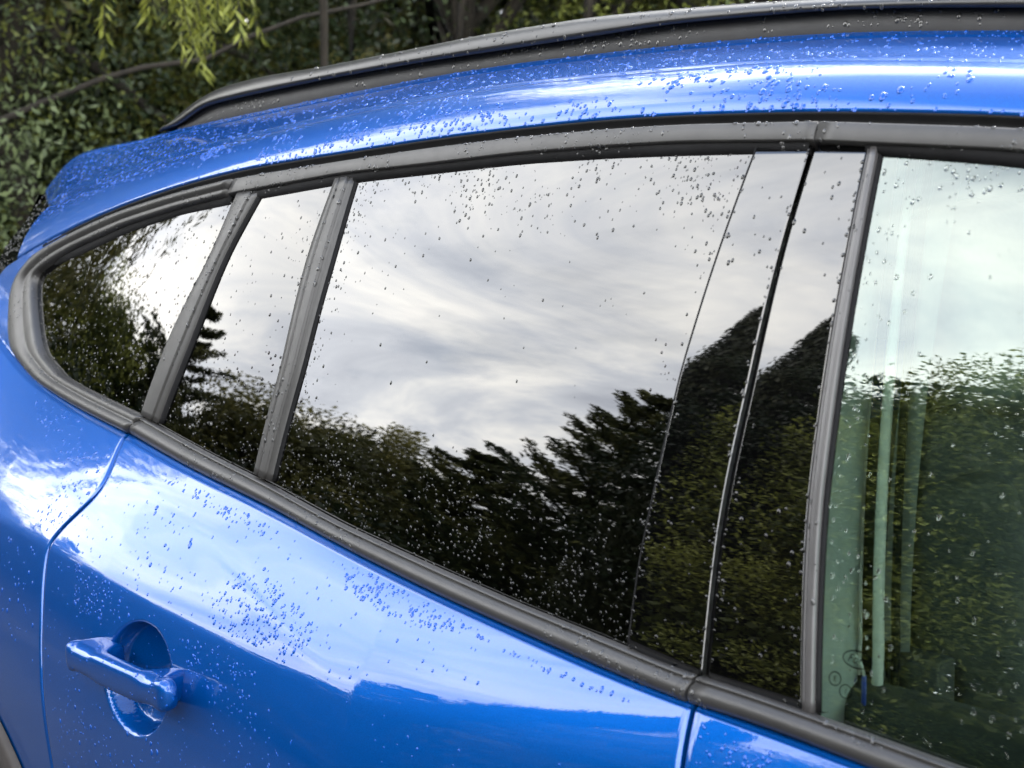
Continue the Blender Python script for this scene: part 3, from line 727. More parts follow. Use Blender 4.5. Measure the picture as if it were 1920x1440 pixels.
# upper tube: lower lip at the gap line, crown at the silhouette
xt = np.linspace(-1.503, .66, 140)
gz2 = np.interp(np.clip(xt, -1.448, 9), rgx[:, 0], rgx[:, 1]); tz = np.interp(xt, rtx[:, 0], rtx[:, 1])
for _ in range(8):
    gz2[1:-1] = .25*gz2[:-2]+.5*gz2[1:-1]+.25*gz2[2:]; tz[1:-1] = .25*tz[:-2]+.5*tz[1:-1]+.25*tz[2:]
rows = []
for x, a, b in zip(xt, gz2, tz):
    y0 = ry_f(x); h = max(b-a, .003)
    if x < -1.448: a = min(a, b-.002)
    sec = [(.006, .001), (-.004, -.0015), (-.0115, -.001), (-.0125, .22*h), (-.0085, .55*h), (-.004, .82*h), (.003, .96*h), (.013, h), (.026, h), (.036, .9*h), (.043, .6*h), (.045, .2*h), (.040, -.002)]
    rows.append([(x, y0+q, a+w) for q, w in sec])
V = np.array(rows)
GRIDS['railtop'] = V[:, 2:10]
F = grid_faces(len(xt), 13, closed=True); F.append(tuple(range(13))); F.append(tuple(range((len(xt)-1)*13, len(xt)*13))[::-1])
build('rail_bar', V.reshape(-1, 3), F, M['rail'], roof_rail)
V2 = V.copy(); V2[:, :, 1] = 2*yc_-V2[:, :, 1]
build('rail_bar', V2.reshape(-1, 3), [f[::-1] for f in F], M['rail'], roof_rail).name = 'rail_bar'

# rear: black fin beside the tailgate glass, tailgate, wheel-arch cladding, wheels
fin_o = [(-1.998, .469, 1.437), (-2.048, .453, 1.386), (-2.111, .446, 1.346), (-2.149, .438, 1.312), (-2.20, .42, 1.20)]
fin_i = [(-1.72, .40, 1.437), (-1.74, .36, 1.386), (-1.77, .33, 1.346), (-1.80, .31, 1.28), (-1.86, .30, 1.20)]
rows = []
for t in np.linspace(0, 1, 8):
    rows.append([(a[0]*(1-t)+b[0]*t, a[1]*(1-t)+b[1]*t, a[2]*(1-t)+b[2]*t) for a, b in zip(resample(fin_i, 20), resample(fin_o, 20))])
GRIDS['fin'] = np.array(rows)
grid('spoiler_fin', np.array(rows), M['gloss'], car)
rows = []
for y in np.linspace(.46, 1.42, 12):
    b = -.16*math.sin(math.pi*(y-.46)/.96)
    rows.append([(x+b, y, z) for x, z in resample([(-2.0, 1.437), (-2.108, 1.346), (-2.20, 1.20), (-2.26, 1.0), (-2.24, .7), (-2.2, .4)], 20)])
grid('tailgate', np.array(rows), M['gloss'], car)
rows = []
for k in range(49):
    a = rad(-20+220*k/48); row = []
    for r_, d in ((.447, -.002), (.445, -.010), (.437, -.014), (.395, -.016), (.387, -.010), (.385, .03)):
        x, z = -1.445+r_*math.cos(a), .345+r_*math.sin(a)
        row.append((x, float(lower_y(x, max(z, .36)))+d, z))
    rows.append(row)
grid('arch_cladding', np.array(rows), M['clad'], car, flip=True)
for wx in (-1.445, 1.25):
    for wy, sgn in ((.03, 1), (1.81, -1)):
        V, F = [], []
        prof = [(.20, -.10), (.30, -.11), (.335, -.095), (.345, -.05), (.345, .05), (.335, .095), (.30, .11), (.20, .10)]
        for k in range(40):
            a = 2*math.pi*k/40
            for r_, d in prof: V.append((wx+r_*math.cos(a), wy+.10*sgn+d, .345+r_*math.sin(a)))
        for k in range(40):
            for j in range(7):
                F.append((k*8+j, k*8+j+1, (k+1) % 40*8+j+1, (k+1) % 40*8+j))
        wheel = build('wheel', V, F, M['tyre'], car)
        V, F = [], []
        for k in range(40):
            a = 2*math.pi*k/40; s = 1 if (k % 8) < 4 else .93
            V += [(wx+.205*math.cos(a), wy+.10*sgn-.085*sgn, .345+.205*math.sin(a)), (wx+.05*math.cos(a), wy+.10*sgn-(.075 if k % 8 < 4 else .03)*sgn, .345+.05*math.sin(a))]
        F = [(2*k, 2*k+1, (2*k+3) % 80, (2*k+2) % 80) for k in range(40)]
        F.append(tuple(2*k+1 for k in range(40)))
        build('rim', V, F, M['alloy'], wheel, smooth=False)

# ------------------------------------------------------------------ cabin seen through the front window
cabin = car
def gp(x, z, d): return (x, float(G(x, z))+d, z)
rows = []
for z in np.linspace(.95, 1.52, 30):
    s = float(np.interp(z, [.95, 1.06, 1.5], [0.0, 0.0, -.058]))
    w = float(np.interp(z, [.95, 1.1, 1.5], [1.15, 1.05, .9]))
    row = []
    for x, d in ((-.16, .03), (-.12, .07), (-.05, .105), (.03*w, .118), (.055*w, .112), (.070*w, .095), (.078*w, .060), (.082*w, .030), (.083*w, .015)):
        xx = x+s+.004
        row.append((xx, float(G(xx, z))+d, z))
    rows.append(row)
grid('pillar_trim', np.array(rows), M['pillar'], cabin)
for dx_, dd_, r_, mm_ in ((.004, .100, .0050, 'headliner'), (.014, .112, .004, 'dark'), (-.030, .124, .0035, 'headliner')):
    pts = []
    for z in np.linspace(.97, 1.50, 16):
        xx = .082*float(np.interp(z, [.95, 1.1, 1.5], [1.15, 1.05, .9]))+float(np.interp(z, [.95, 1.06, 1.5], [0.0, 0.0, -.058]))+.004+dx_
        pts.append((xx, float(G(xx, z))+dd_, z))
    tube('pillar_strip', pts, r_, M[mm_], cabin, 8)
rows = []
for z in np.linspace(1.02, 1.47, 30):
    s = float(np.interp(z, [1.02, 1.5], [0.0, -.040])); u = (z-1.02)/.45
    x0 = .092+s; row = []
    for k in range(7):
        q = k/6
        row.append((x0-.010+.018*q, .135+.10*u*u+.05*u+.016*q+.001*math.sin(q*6), z))
    rows.append(row)
grid('seat_belt', np.array(rows), M['web'], cabin)
rbox('belt_anchor', (.108, .155, 1.035), (.05, .035, .055), M['seat'], cabin, .006)
rbox('belt_guide', (.072, .15, 1.055), (.03, .02, .035), M['dark'], cabin, .004)
rbox('pull_tag', (.110, .055, 1.062), (.0035, .003, .026), M['tag'], cabin, .001)
tube('pull_cord', [(.110, .055, 1.074), (.108, .054, 1.084), (.103, .053, 1.092)], .0014, M['white'], cabin, 6)
rbox('door_card', (.45, .09, .93), (1.0, .06, .24), M['seat'], cabin, .02)
# driver's seat: cushion, back, bolster with stitched seam, headrest
def seat(y0, nm):
    st = empty('front_seat', (0, 0, 0)); st.parent = car; st.location = -car.location
    R = Matrix.Rotation(rad(-14), 3, 'Y')
    rbox('seat_back', (.10, y0, .93), (.15, .46, .66), M['seat'], st, .05, R, 4)
    for s in (-1, 1):
        rbox('bolster', (.145, y0+s*.205, .92), (.14, .085, .58), M['seat'], st, .038, R, 4)
    rbox('headrest', (.055, y0, 1.345), (.11, .29, .21), M['rest'], st, .052, R, 5)
    for s in (-1, 1):
        tube('headrest_post', [(.075, y0+s*.07, 1.19), (.058, y0+s*.07, 1.29)], .006, M['alloy'], st, 8)
    rbox('seat_cushion', (.40, y0, .60), (.54, .48, .16), M['seat'], st, .05, None, 4)
    return st
s1 = seat(.44, 'a'); s2 = seat(1.42, 'b')
pts = [(.215-.062*t-.030*math.sin(t*2.6), .205+.012*math.sin(3*t), .80+.36*t) for t in np.linspace(0, 1, 24)]
tube('seam', pts, .0028, M['stitch'], s1, 6)
rows = []
for x in np.linspace(-1.6, .75, 24):
    rows.append([(x, y, re_f(x)-.075+.03*math.sin(math.pi*(y-ry_f(x))/(1.88-2*ry_f(x)+1e-6))*.8) for y in np.linspace(ry_f(x)-.02, 1.88-ry_f(x)+.02, 12)])
grid('headliner', np.array(rows), M['headliner'], cabin)
rows = [[(x, y, .42) for y in (.0, 1.85)] for x in (-2.0, 1.2)]
grid('floor_pan', np.array(rows), M['dark'], cabin)
rbox('rear_seat', (-.95, .94, .78), (.16, 1.30, .62), M['seat'], cabin, .05, Matrix.Rotation(rad(-18), 3, 'Y'), 3)
# far side of the car: door skin, pillars and clear glass
def far(P):
    P = np.array(P, float); P[..., 1] = 1.88-P[..., 1]; return P
xs = np.linspace(-1.95, 1.15, 60)
V = [[(x, float(lower_y(x, ZLOW+(float(Zb(x))-ZLOW)*t)), ZLOW+(float(Zb(x))-ZLOW)*t) for x in xs] for t in np.linspace(0, 1, 24)]
grid('door_skin', far(V), M['paint'], car, flip=True)
for xa, xb, dx in ((-.06, .06, -.06), (-1.04, -.96, .08), (-1.95, -1.5, .12)):
    rows = []
    for t in np.linspace(0, 1, 10):
        z = 1.05+.47*t
        rows.append([(x+dx*t, float(G(x+dx*t, z)), z) for x in np.linspace(xa, xb, 5)])
    grid('pillar', far(rows), M['dark'], car, flip=True)
rows = [[(x, float(G(x, z)), z) for x in xs for z in [float(zs_f(x))-.05+.09*t]] for t in np.linspace(0, 1, 6)]
grid('roof_side', far(rows), M['paint'], car, flip=True)
rows = []
for t in np.linspace(0, 1, 16):
    rows.append([(x, float(G(x, 1.05+.48*t))+.004, 1.05+.48*t) for x in np.linspace(-1.5, .9, 40)])
grid('window_glass', far(rows), M['clear'], car, flip=True)
rows = [[(-2.12+.05*t, y, 1.0+.44*t) for y in (.4, 1.48)] for t in (0, 1)]
# windscreen and bonnet, a step outside the frame
rows = []
for t in np.linspace(0, 1, 10):
    x = .82+.62*t; z = ze_f(.82)*(1-t)+1.03*t+.05*math.sin(math.pi*t)
    rows.append([(x+.10*math.sin(math.pi*(y-.2)/1.48), y, z) for y in np.linspace(.38-.26*t, 1.50+.26*t, 14)])
grid('windscreen', np.array(rows), M['clear'], car)
rows = []
for t in np.linspace(0, 1, 12):
    x = 1.15+1.15*t
    rows.append([(x+.12*math.sin(math.pi*(y-.0)/1.88)*t, y, (1.0-.16*t*t)*(1-.12*abs((y-.94)/.94)**4)) for y in np.linspace(.02+.10*t*t, 1.86-.10*t*t, 16)])
grid('bonnet', np.array(rows), M['paint'], car)
rows = []
for z in np.linspace(.34, .98, 8):
    rows.append([(x, float(lower_y(1.15, min(z, .96)))+.02+.12*((x-1.15)/1.1)**3, z) for x in np.linspace(1.155, 2.28, 16)])
grid('front_wing', np.array(rows), M['paint'], car)

# etched marks in the corner of the front window
def on_glass(x, z, h=.0012):
    n = fnormal(fg_fn, x, z); p = Vector((x, float(fg_fn(x, z)), z)) + n*h
    tz = (Vector((0, 0, 1)) - n*n.z).normalized(); tx = tz.cross(-n)
    if tx.x < 0: tx = -tx
    return p, tx.normalized(), tz, n
def etch_text(txt, x, z, size, shear=0.0):
    cu = bpy.data.curves.new('etched_text', 'FONT'); cu.body = txt; cu.size = size; cu.align_x = 'CENTER'; cu.align_y = 'CENTER'; cu.shear = shear
    tmp = bpy.data.objects.new('tmp', cu); COL.objects.link(tmp)
    dg = bpy.context.evaluated_depsgraph_get()
    me = bpy.data.meshes.new_from_object(tmp.evaluated_get(dg))
    bpy.data.objects.remove(tmp)
    p, tx, tz, n = on_glass(x, z)
    for v in me.vertices: v.co = p + tx*v.co.x + tz*v.co.y
    me.materials.clear()
    return link('etched_mark', me, M['etch'], front_door, smooth=False)
def etch_ring(x, z, a, b, w, n=40):
    p, tx, tz, nn = on_glass(x, z)
    V, F = [], []
    for k in range(n):
        c, s = math.cos(2*math.pi*k/n), math.sin(2*math.pi*k/n)
        V += [p+tx*a*c+tz*b*s, p+tx*(a-w)*c+tz*(b-w)*s]
    F = [(2*k, 2*((k+1) % n), 2*((k+1) % n)+1, 2*k+1) for k in range(n)]
    return build('etched_mark', V, F, M['etch'], front_door, smooth=False)
lx, lz = .1257, 1.1036
etch_ring(lx, lz, .0135, .0072, .0009); etch_text('Ford', lx, lz, .0095, .35)
etch_ring(.1085, 1.0850, .0058, .0058, .0008); etch_text('E', .1085, 1.0850, .006)
etch_ring(.1195, 1.0775, .0058, .0058, .0008); etch_text('I', .1195, 1.0775, .006)

# ------------------------------------------------------------------ raindrops
def dome(seed):
    r = random.Random(seed); V = []
    jag = [1+.07*math.sin(2*math.pi*k/10*2+seed)+r.uniform(-.05, .05) for k in range(10)]
    for rr_, h in ((1.0, -.04), (.94, .17), (.64, .33)):
        for k in range(10):
            a = 2*math.pi*k/10
            V.append((rr_*jag[k]*math.cos(a), rr_*jag[k]*math.sin(a), h))
    V.append((0, 0.06, .40))
    F = []
    for i in range(2):
        for k in range(10): F.append((i*10+k, i*10+(k+1) % 10, (i+1)*10+(k+1) % 10, (i+1)*10+k))
    for k in range(10): F.append((20+k, 20+(k+1) % 10, 30))
    return np.array(V), F
DOMES = [dome(s) for s in range(12)]
BIG = []
class Drops:
    def __init__(s, mat='w_glass'): s.V, s.F, s.n, s.mat = [], [], 0, mat
    def add(s, p, n, r, el=1.2):
        V, F = DOMES[random.randrange(12)]
        dn = Vector((0, 0, -1)) - n*(-n.z)
        dn = dn.normalized() if dn.length > .15 else Vector((1, 0, 0))
        sd = dn.cross(n)
        e = el*random.uniform(.9, 1.25); hh = random.uniform(.8, 1.15)
        B = np.array([tuple(sd*r), tuple(dn*r*e), tuple(n*r*hh)])
        W = V@B
        if s.n % 1 == 0 and r > BIG_R: BIG.append((W, F, Vector(p), s.mat)); return
        s.V.append(W+np.array(p)); s.F += [tuple(i+s.n*31 for i in f) for f in F]; s.n += 1
    def build(s, name, label):
        if not s.n: return
        o = build(name, np.vstack(s.V), s.F, M[s.mat])
        return tag(o, label, 'raindrops', kind='stuff')
BIG_R = .0031
def rsize(a=.0009, b=.0026):
    return a+(b-a)*random.random()**2.2
def nz(x, z, s=9.0, o=0.0): return mnoise.noise(Vector((x*s+o, z*s, o*3.7)))
def on_fn(D, fn, poly, n, a=.0009, b=.0026, el=1.2, clump=.0, dens=None, o=0.0, cs=14):
    poly = np.array(poly); x0, z0 = poly.min(0); x1, z1 = poly.max(0); k = 0; tries = 0
    while k < n and tries < n*40:
        tries += 1
        x, z = random.uniform(x0, x1), random.uniform(z0, z1)
        if not inside(poly, x, z): continue
        if clump and nz(x, z, cs, o) < clump*random.uniform(-.2, 1)-.12: continue
        if dens and random.random() > dens(x, z): continue
        nn = fnormal(fn, x, z)
        D.add(Vector((x, float(fn(x, z)), z)), nn, rsize(a, b), el); k += 1
def on_grid(D, V, n, u0=0, u1=1, v0=0, v1=1, a=.0009, b=.0026, el=1.2, clump=0, o=0.0, cs=14):
    nr, nc = V.shape[:2]; k = 0; tries = 0
    while k < n and tries < n*40:
        tries += 1
        u = random.uniform(u0, u1)*(nr-1); v = random.uniform(v0, v1)*(nc-1)
        i, j = min(int(u), nr-2), min(int(v), nc-2); fu, fv = u-i, v-j
        p00, p01, p10, p11 = V[i, j], V[i, j+1], V[i+1, j], V[i+1, j+1]
        p = (p00*(1-fv)+p01*fv)*(1-fu)+(p10*(1-fv)+p11*fv)*fu
        if clump and nz(p[0], p[2]+p[1], cs, o) < clump*random.uniform(-.2, 1)-.12: continue
        nn = np.cross(p01-p00, p10-p00); l = np.linalg.norm(nn)
        if l < 1e-12: continue
        nn = nn/l
        if nn[1]*1.0-nn[2]*.6 > 0: nn = -nn
        D.add(Vector(p), Vector(nn), rsize(a, b), el); k += 1
def ztop(x): return float(np.interp(x, gtf[:, 0], gtf[:, 1]))
def zbel(x): return float(np.interp(x, bt[:, 0], bt[:, 1]))
def xed(E, z):
    o = np.argsort(E[:, 1]); return float(np.interp(z, E[o, 1], E[o, 0]))
def g_dens(top, bot, lw, rw, left=None, right=None, base=.02, tw=.05, bw=.11):
    def f(x, z):
        dt, db = ztop(x)-z, z-zbel(x)
        p = base + top*math.exp(-(max(dt, 0)/tw)**2)*(.55+.9*nz(x, z, 16, 2)) + bot*float(sm((bw-db)/(bw*.7)))*(.7+.8*nz(x, z, 18, 5))
        if left is not None: p += lw*math.exp(-((x-xed(left, z))/.035)**2)
        if right is not None: p += rw*math.exp(-((x-xed(right, z))/.035)**2)
        return p
    return f
D = Drops('w_glass')
on_fn(D, gf(.003), m_poly, 2200, .0005, .0018, 1.25, dens=g_dens(.85, .55, .32, .10, dr, al, .006, .055, .13))
on_fn(D, gf(.002), f_poly, 560, .0006, .0019, 1.25, dens=g_dens(.4, .5, .35, .3, cr_, dl, .12, .06, .16))
on_fn(D, gf(.002), q_poly, 680, .0007, .0020, 1.25, dens=g_dens(.35, .6, .1, .4, None, cl, .14, .05, .14))
w2 = np.vstack([fs+np.array([.004, 0]), cut(bt, .1, .34), cut(gtf, .045, .34)[::-1]])
DC = Drops('w_clear')
on_fn(DC, gf(.004), w2, 420, .0007, .0021, 1.3, dens=g_dens(.8, .25, .35, 0, fs, None, .03, .045, .22))
DC.build('raindrops', 'raindrops on the clear front window')
for kk, nn_ in (('apr', 150), ('apf', 120)):
    V = GRIDS[kk][:, 2:-2]
    on_grid(D, V, nn_//3, 0, 1, .80, 1, .0008, .0020); on_grid(D, V, nn_//4, .65, 1, 0, 1, .0008, .0022); on_grid(D, V, nn_//6, 0, .25, 0, 1, .0009, .0022); on_grid(D, V, nn_//4, .5, 1, 0, .25, .0007, .0018)
D.build('raindrops', 'small raindrops beaded on the side windows and pillar covers')
D = Drops('w_paint')
L = GRIDS['roofledge'].shape[1]
on_grid(D, GRIDS['roofledge'][2:], 1900, 0, .97, .30, 1, .0009, .0024, 1.1)
on_grid(D, GRIDS['roofside'], 330, .50, 1, .72, 1, .0009, .0024, 1.2)
on_grid(D, GRIDS['roofside'], 560, .05, .95, .46, .78, .0009, .0028, 1.3, clump=.35, o=1.3, cs=9)
on_grid(D, GRIDS['roofside'], 260, .05, .95, .30, .50, .0010, .0034, 1.3, clump=.45, o=4.1, cs=9)
on_grid(D, GRIDS['roofside'], 90, 0, .05, .3, .8, .0010, .0022, 1.3)
D.build('raindrops', 'dense raindrops on the blue roof edge under the rail')
D = Drops('w_paint')
for key, nn_, r_ in DOOR_DROPS:
    on_fn(D, panel_y, key, nn_, .0008, r_, 1.3)
on_grid(D, GRIDS['handle'], 70, 0, 1, .0, 1, .0008, .0019)
on_grid(D, GRIDS['dpillar'], 60, 0, 1, 0, .6, .0008, .0018)
D.build('raindrops', 'scattered raindrops on the blue door and quarter panel')
D = Drops('w_trim')
for key, nn_, rng_ in (('belt_r', 330, (.02, .98)), ('belt_f', 110, (.15, .95)), ('quarter_trim', 220, (.1, .95)), ('up_r', 300, (.1, .95)), ('up_f', 90, (.1, .95)), ('cbar', 130, (.1, .7)), ('dbar', 110, (.1, .8)), ('frun', 22, (.3, .9)), ('lip_r', 60, (.1, .9)), ('lip_f', 20, (.1, .9))):
    V = GRIDS[key]; u1 = .34 if key in ('belt_f', 'up_f', 'lip_f') else 1
    on_grid(D, V, nn_, 0, u1, rng_[0], rng_[1],   .0007, .0023, 1.25, clump=.2, o=.7, cs=11)
D.build('raindrops', 'raindrops clinging to the grey window mouldings')
D = Drops('w_trim')
on_grid(D, GRIDS['railtop'], 330, .2, .85, 0, 1, .0010, .0030, 1.2)
on_grid(D, GRIDS['railweb'], 260, .0, .78, .1, .95, .0010, .0030, 1.3, clump=.3, o=2.2, cs=10)
on_grid(D, GRIDS['fin'], 170, .6, 1, 0, .8, .0016, .0030, 1.1)
D.build('raindrops', 'raindrops on the black roof rail and tail fin')
BIG.sort(key=lambda b: -np.ptp(b[0], axis=0).max())
for W, F, p, mt in BIG[:110]:
    me = bpy.data.meshes.new('water_drop'); me.from_pydata([tuple(map(float, v)) for v in W], [], F)
    o = link('water_drop', me, M[mt]); o.location = p
    tag(o, 'single large raindrop clinging to the wet car', 'raindrop', 'large raindrops on the car')


# ------------------------------------------------------------------ trees
def leaves(name, C, A, L, W, mat, parent, tone=None, fold=0.0):
    """N leaf faces: centres C, axes A, lengths L, widths W"""
    N = len(C)
    A = A/np.linalg.norm(A, axis=1)[:, None]
    R = rng.normal(size=(N, 3)); B = np.cross(A, R); B /= np.linalg.norm(B, axis=1)[:, None]+1e-9
    L = np.broadcast_to(L, (N,))[:, None]; W = np.broadcast_to(W, (N,))[:, None]
    V = np.stack([C-A*L/2, C+B*W/2-A*L*.08, C+A*L/2, C-B*W/2-A*L*.08], 1).reshape(-1, 3)
    me = bpy.data.meshes.new(name)
    me.vertices.add(4*N); me.vertices.foreach_set('co', V.ravel().astype(np.float32))
    me.loops.add(4*N); me.loops.foreach_set('vertex_index', np.arange(4*N, dtype=np.int32))
    me.polygons.add(N); me.polygons.foreach_set('loop_start', np.arange(0, 4*N, 4, dtype=np.int32))
    try: me.polygons.foreach_set('loop_total', np.full(N, 4, dtype=np.int32))
    except Exception: pass
    me.update(calc_edges=True)
    at = me.attributes.new('tone', 'FLOAT', 'FACE')
    tn = rng.random(N) if tone is None else tone
    at.data.foreach_set('value', np.clip(tn, 0, 1).astype(np.float32))
    return link(name, me, mat, parent, smooth=False)
def ball(n):
    D = rng.normal(size=(n, 3)); D /= np.linalg.norm(D, axis=1)[:, None]
    return D*(rng.random(n)**.42)[:, None]
def gclip(shape, lim):
    return np.clip(rng.normal(size=shape), -lim, lim)
def limb_path(p0, p1, sag=0.0, wob=.08, n=7):
    p0, p1 = np.array(p0, float), np.array(p1, float); L = np.linalg.norm(p1-p0)
    P = []
    for t in np.linspace(0, 1, n):
        P.append(p0*(1-t)+p1*t+np.array([0, 0, -sag*4*t*(1-t)])+rng.normal(size=3)*wob*L*.25*math.sin(math.pi*t))
    return P
def woody(parent, name, paths, seg=7):
    V, F = [], []
    for P, r0, r1 in paths:
        v, f = tube_geo(P, list(np.linspace(r0, r1, len(P))), seg, cap=False)
        b = len(V); V += v; F += [tuple(i+b for i in q) for q in f]
    return build(name, V, F, M['bark'], parent)
def tone_of(C, s, seed):
    return np.array([mnoise.noise(Vector((c[0]*s+seed, c[1]*s, c[2]*s))) for c in C])
def broad_tree(name, label, base, height, rx, zc, rz, mat, n=14000, lsize=.12, lw=.5, clumps=70, lean=(0, 0), droop=-.2, group=None, trunk_r=.16, sig=.20, paths=None, core=True):
    t = empty(name, base); tag(t, label, 'tree', group)
    b = np.array(base, float)
    top = b+np.array([lean[0], lean[1], height*.75])
    ps = [(limb_path(b, top, 0, .12, 9), trunk_r, trunk_r*.35)]
    cen = b+np.array([lean[0], lean[1], zc])
    D = rng.normal(size=(clumps, 3)); D /= np.linalg.norm(D, axis=1)[:, None]
    Rr = rng.uniform(.35, 1, clumps)**.5
    cc = cen+D*Rr[:, None]*np.array([rx, rx, rz])
    for k in range(0, clumps, 4):
        h = rng.uniform(.25, .7); s = b*(1-h)+top*h
        ps.append((limb_path(s, cc[k], -.1, .25, 6), trunk_r*.32, .012))
    for P in (paths or []): ps.append(P)
    woody(t, 'trunk', ps)
    ci = rng.integers(0, clumps, n)
    sg = sig*rx*rng.uniform(.6, 1.25, clumps)
    C = cc[ci]+ball(n)*(1.75*sg[ci])[:, None]*np.array([1, 1, .75])
    C[:, 2] = np.maximum(C[:, 2], b[2]+.05)
    A = rng.normal(size=(n, 3)); A[:, 2] += droop*2
    tn = .45+.36*rng.normal(size=clumps)[ci]+rng.normal(size=n)*.11  # clump tones put lit and shaded foliage into the leaf colour
    Ls, Ws = lsize*rng.uniform(.6, 1.3, n), lsize*lw*rng.uniform(.6, 1.2, n)
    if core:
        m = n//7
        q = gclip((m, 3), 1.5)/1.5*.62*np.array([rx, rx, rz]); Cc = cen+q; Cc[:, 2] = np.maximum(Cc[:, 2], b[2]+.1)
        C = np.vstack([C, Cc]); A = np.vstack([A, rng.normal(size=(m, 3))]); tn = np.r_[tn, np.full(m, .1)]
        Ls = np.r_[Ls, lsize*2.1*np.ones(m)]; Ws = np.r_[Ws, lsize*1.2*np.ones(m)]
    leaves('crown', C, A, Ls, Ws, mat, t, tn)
    return t
def willow(name, label, base, height, rx, mat, strands=420, lsize=.10, zmin=.6, n_per=46, lean=(0, 0), group=None):
    t = empty(name, base); tag(t, label, 'tree', group)
    b = np.array(base, float); top = b+np.array([lean[0], lean[1], height*.72])
    ps = [(limb_path(b, top, 0, .1, 8), .22, .08)]
    Cs, As, Ts = [], [], []
    heads = []
    for k in range(130):
        a = rng.uniform(0, 2*math.pi); r = rx*rng.uniform(.15, 1)**.6
        h = height*(1-.38*(r/rx)**2)*rng.uniform(.82, 1)
        e = np.array([b[0]+lean[0]+r*math.cos(a), b[1]+lean[1]+r*math.sin(a), b[2]+h])
        s = b*(1-.8)+top*.8 if k % 2 else b*.4+top*.6
        P = limb_path(s, e, -.5, .1, 6); ps.append((P, .06, .012)); heads.append(e)
    woody(t, 'trunk', ps)
    heads = np.array(heads)
    for k in range(strands):
        e = heads[rng.integers(0, len(heads))]+rng.normal(size=3)*np.array([.35, .35, .4])
        ln = rng.uniform(.25, .75)*max(e[2]-b[2]-zmin, .4)
        u = np.sort(rng.random(n_per)); dr = rng.normal(size=2)*.12
        P = np.stack([e[0]+dr[0]*u+rng.normal(size=n_per)*.03, e[1]+dr[1]*u+rng.normal(size=n_per)*.03, e[2]-ln*u], 1)
        Cs.append(P); A = rng.normal(size=(n_per, 3))*.45; A[:, 2] -= 1; As.append(A)
        Ts.append(np.clip(.45+rng.normal()*.22+rng.normal(size=n_per)*.12, 0, 1))
    C, A, Tn = np.vstack(Cs), np.vstack(As), np.concatenate(Ts)
    leaves('crown', C, A, lsize*rng.uniform(.7, 1.3, len(C)), lsize*.22*rng.uniform(.7, 1.2, len(C)), mat, t, Tn)
    return t
def cedar(name, label, base, height, rx, mat, tiers=16, per=9, n_leaf=420, lsize=.09, up=.35, lean=(0, 0), group=None):
    t = empty(name, base); tag(t, label, 'tree', group)
    b = np.array(base, float); top = b+np.array([lean[0], lean[1], height])
    ps = [(limb_path(b, top, 0, .05, 10), .20, .02)]
    Cs, As, Ts = [], [], []
    for i in range(tiers):
        f = .06+.92*i/(tiers-1)
        s = b*(1-f)+top*f
        R = rx*(1-f)**.62*rng.uniform(.8, 1.1)+.25
        for k in range(per):
            a = 2*math.pi*(k+rng.random())/per
            L = R*rng.uniform(.6, 1.1)
            e = s+np.array([math.cos(a)*L, math.sin(a)*L, L*up*rng.uniform(.5, 1.2)])
            P = np.array(limb_path(s, e, .06*L, .10, 7)); ps.append((list(P), .035, .008))
            m = int(n_leaf*(.4+.6*L/rx))
            u = rng.uniform(.15, 1.02, m)
            q = np.stack([np.interp(u, np.linspace(0, 1, 7), P[:, j]) for j in range(3)], 1)
            wd = (.10+.30*(1-u))*(.35+.5*L/rx)
            off = gclip((m, 3), 1.5)*wd[:, None]*np.array([1, 1, .28])
            Cs.append(q+off)
            A = (e-s)[None]/L+rng.normal(size=(m, 3))*.5; As.append(A)
            Ts.append(np.clip(.4+rng.normal()*.25+rng.normal(size=m)*.18, 0, 1))
    woody(t, 'trunk', ps, 6)
    C, A, Tn = np.vstack(Cs), np.vstack(As), np.concatenate(Ts)
    leaves('crown', C, A, lsize*rng.uniform(.7, 1.4, len(C)), lsize*.36*rng.uniform(.7, 1.3, len(C)), mat, t, Tn)
    return t
def spire(name, label, base, height, rx, mat, n=26000, lsize=.13, group=None, lean=(0, 0), expo=.62):
    t = empty(name, base); tag(t, label, 'tree', group)
    b = np.array(base, float); top = b+np.array([lean[0], lean[1], height])
    ps = [(limb_path(b, top-np.array([0, 0, .3]), 0, .03, 10), .22, .02)]
    k = 330
    f = rng.random(k)**1.25; a = rng.uniform(0, 2*math.pi, k)
    prof = rx*np.clip((1-f), 0, 1)**expo*rng.uniform(.72, 1.06, k)
    sp = b+(top-b)*(f*.98)[:, None]
    tip = sp+np.stack([np.cos(a)*prof, np.sin(a)*prof, .45+.35*prof], 1)
    for i in range(0, k, 8): ps.append((limb_path(sp[i], tip[i], .02, .05, 5), .03, .008))
    woody(t, 'trunk', ps, 6)
    ci = rng.integers(0, k, n); u = rng.uniform(.25, 1.08, n)
    C = sp[ci]*(1-u)[:, None]+tip[ci]*u[:, None]+gclip((n, 3), 1.5)*np.array([.10, .10, .15])*(1.25-.6*u)[:, None]
    A = (tip-sp)[ci]*.4+np.array([0, 0, .75])+rng.normal(size=(n, 3))*.25
    tn = .4+.25*rng.normal(size=k)[ci]+rng.normal(size=n)*.18
    leaves('crown', C, A, lsize*rng.uniform(.7, 1.6, n), lsize*.30*rng.uniform(.7, 1.3, n), mat, t, tn)
    return t
def polar(az, d, z=0.0, o=(-.3, .1)): return (o[0]+d*math.cos(rad(az)), o[1]+d*math.sin(rad(az)), z)
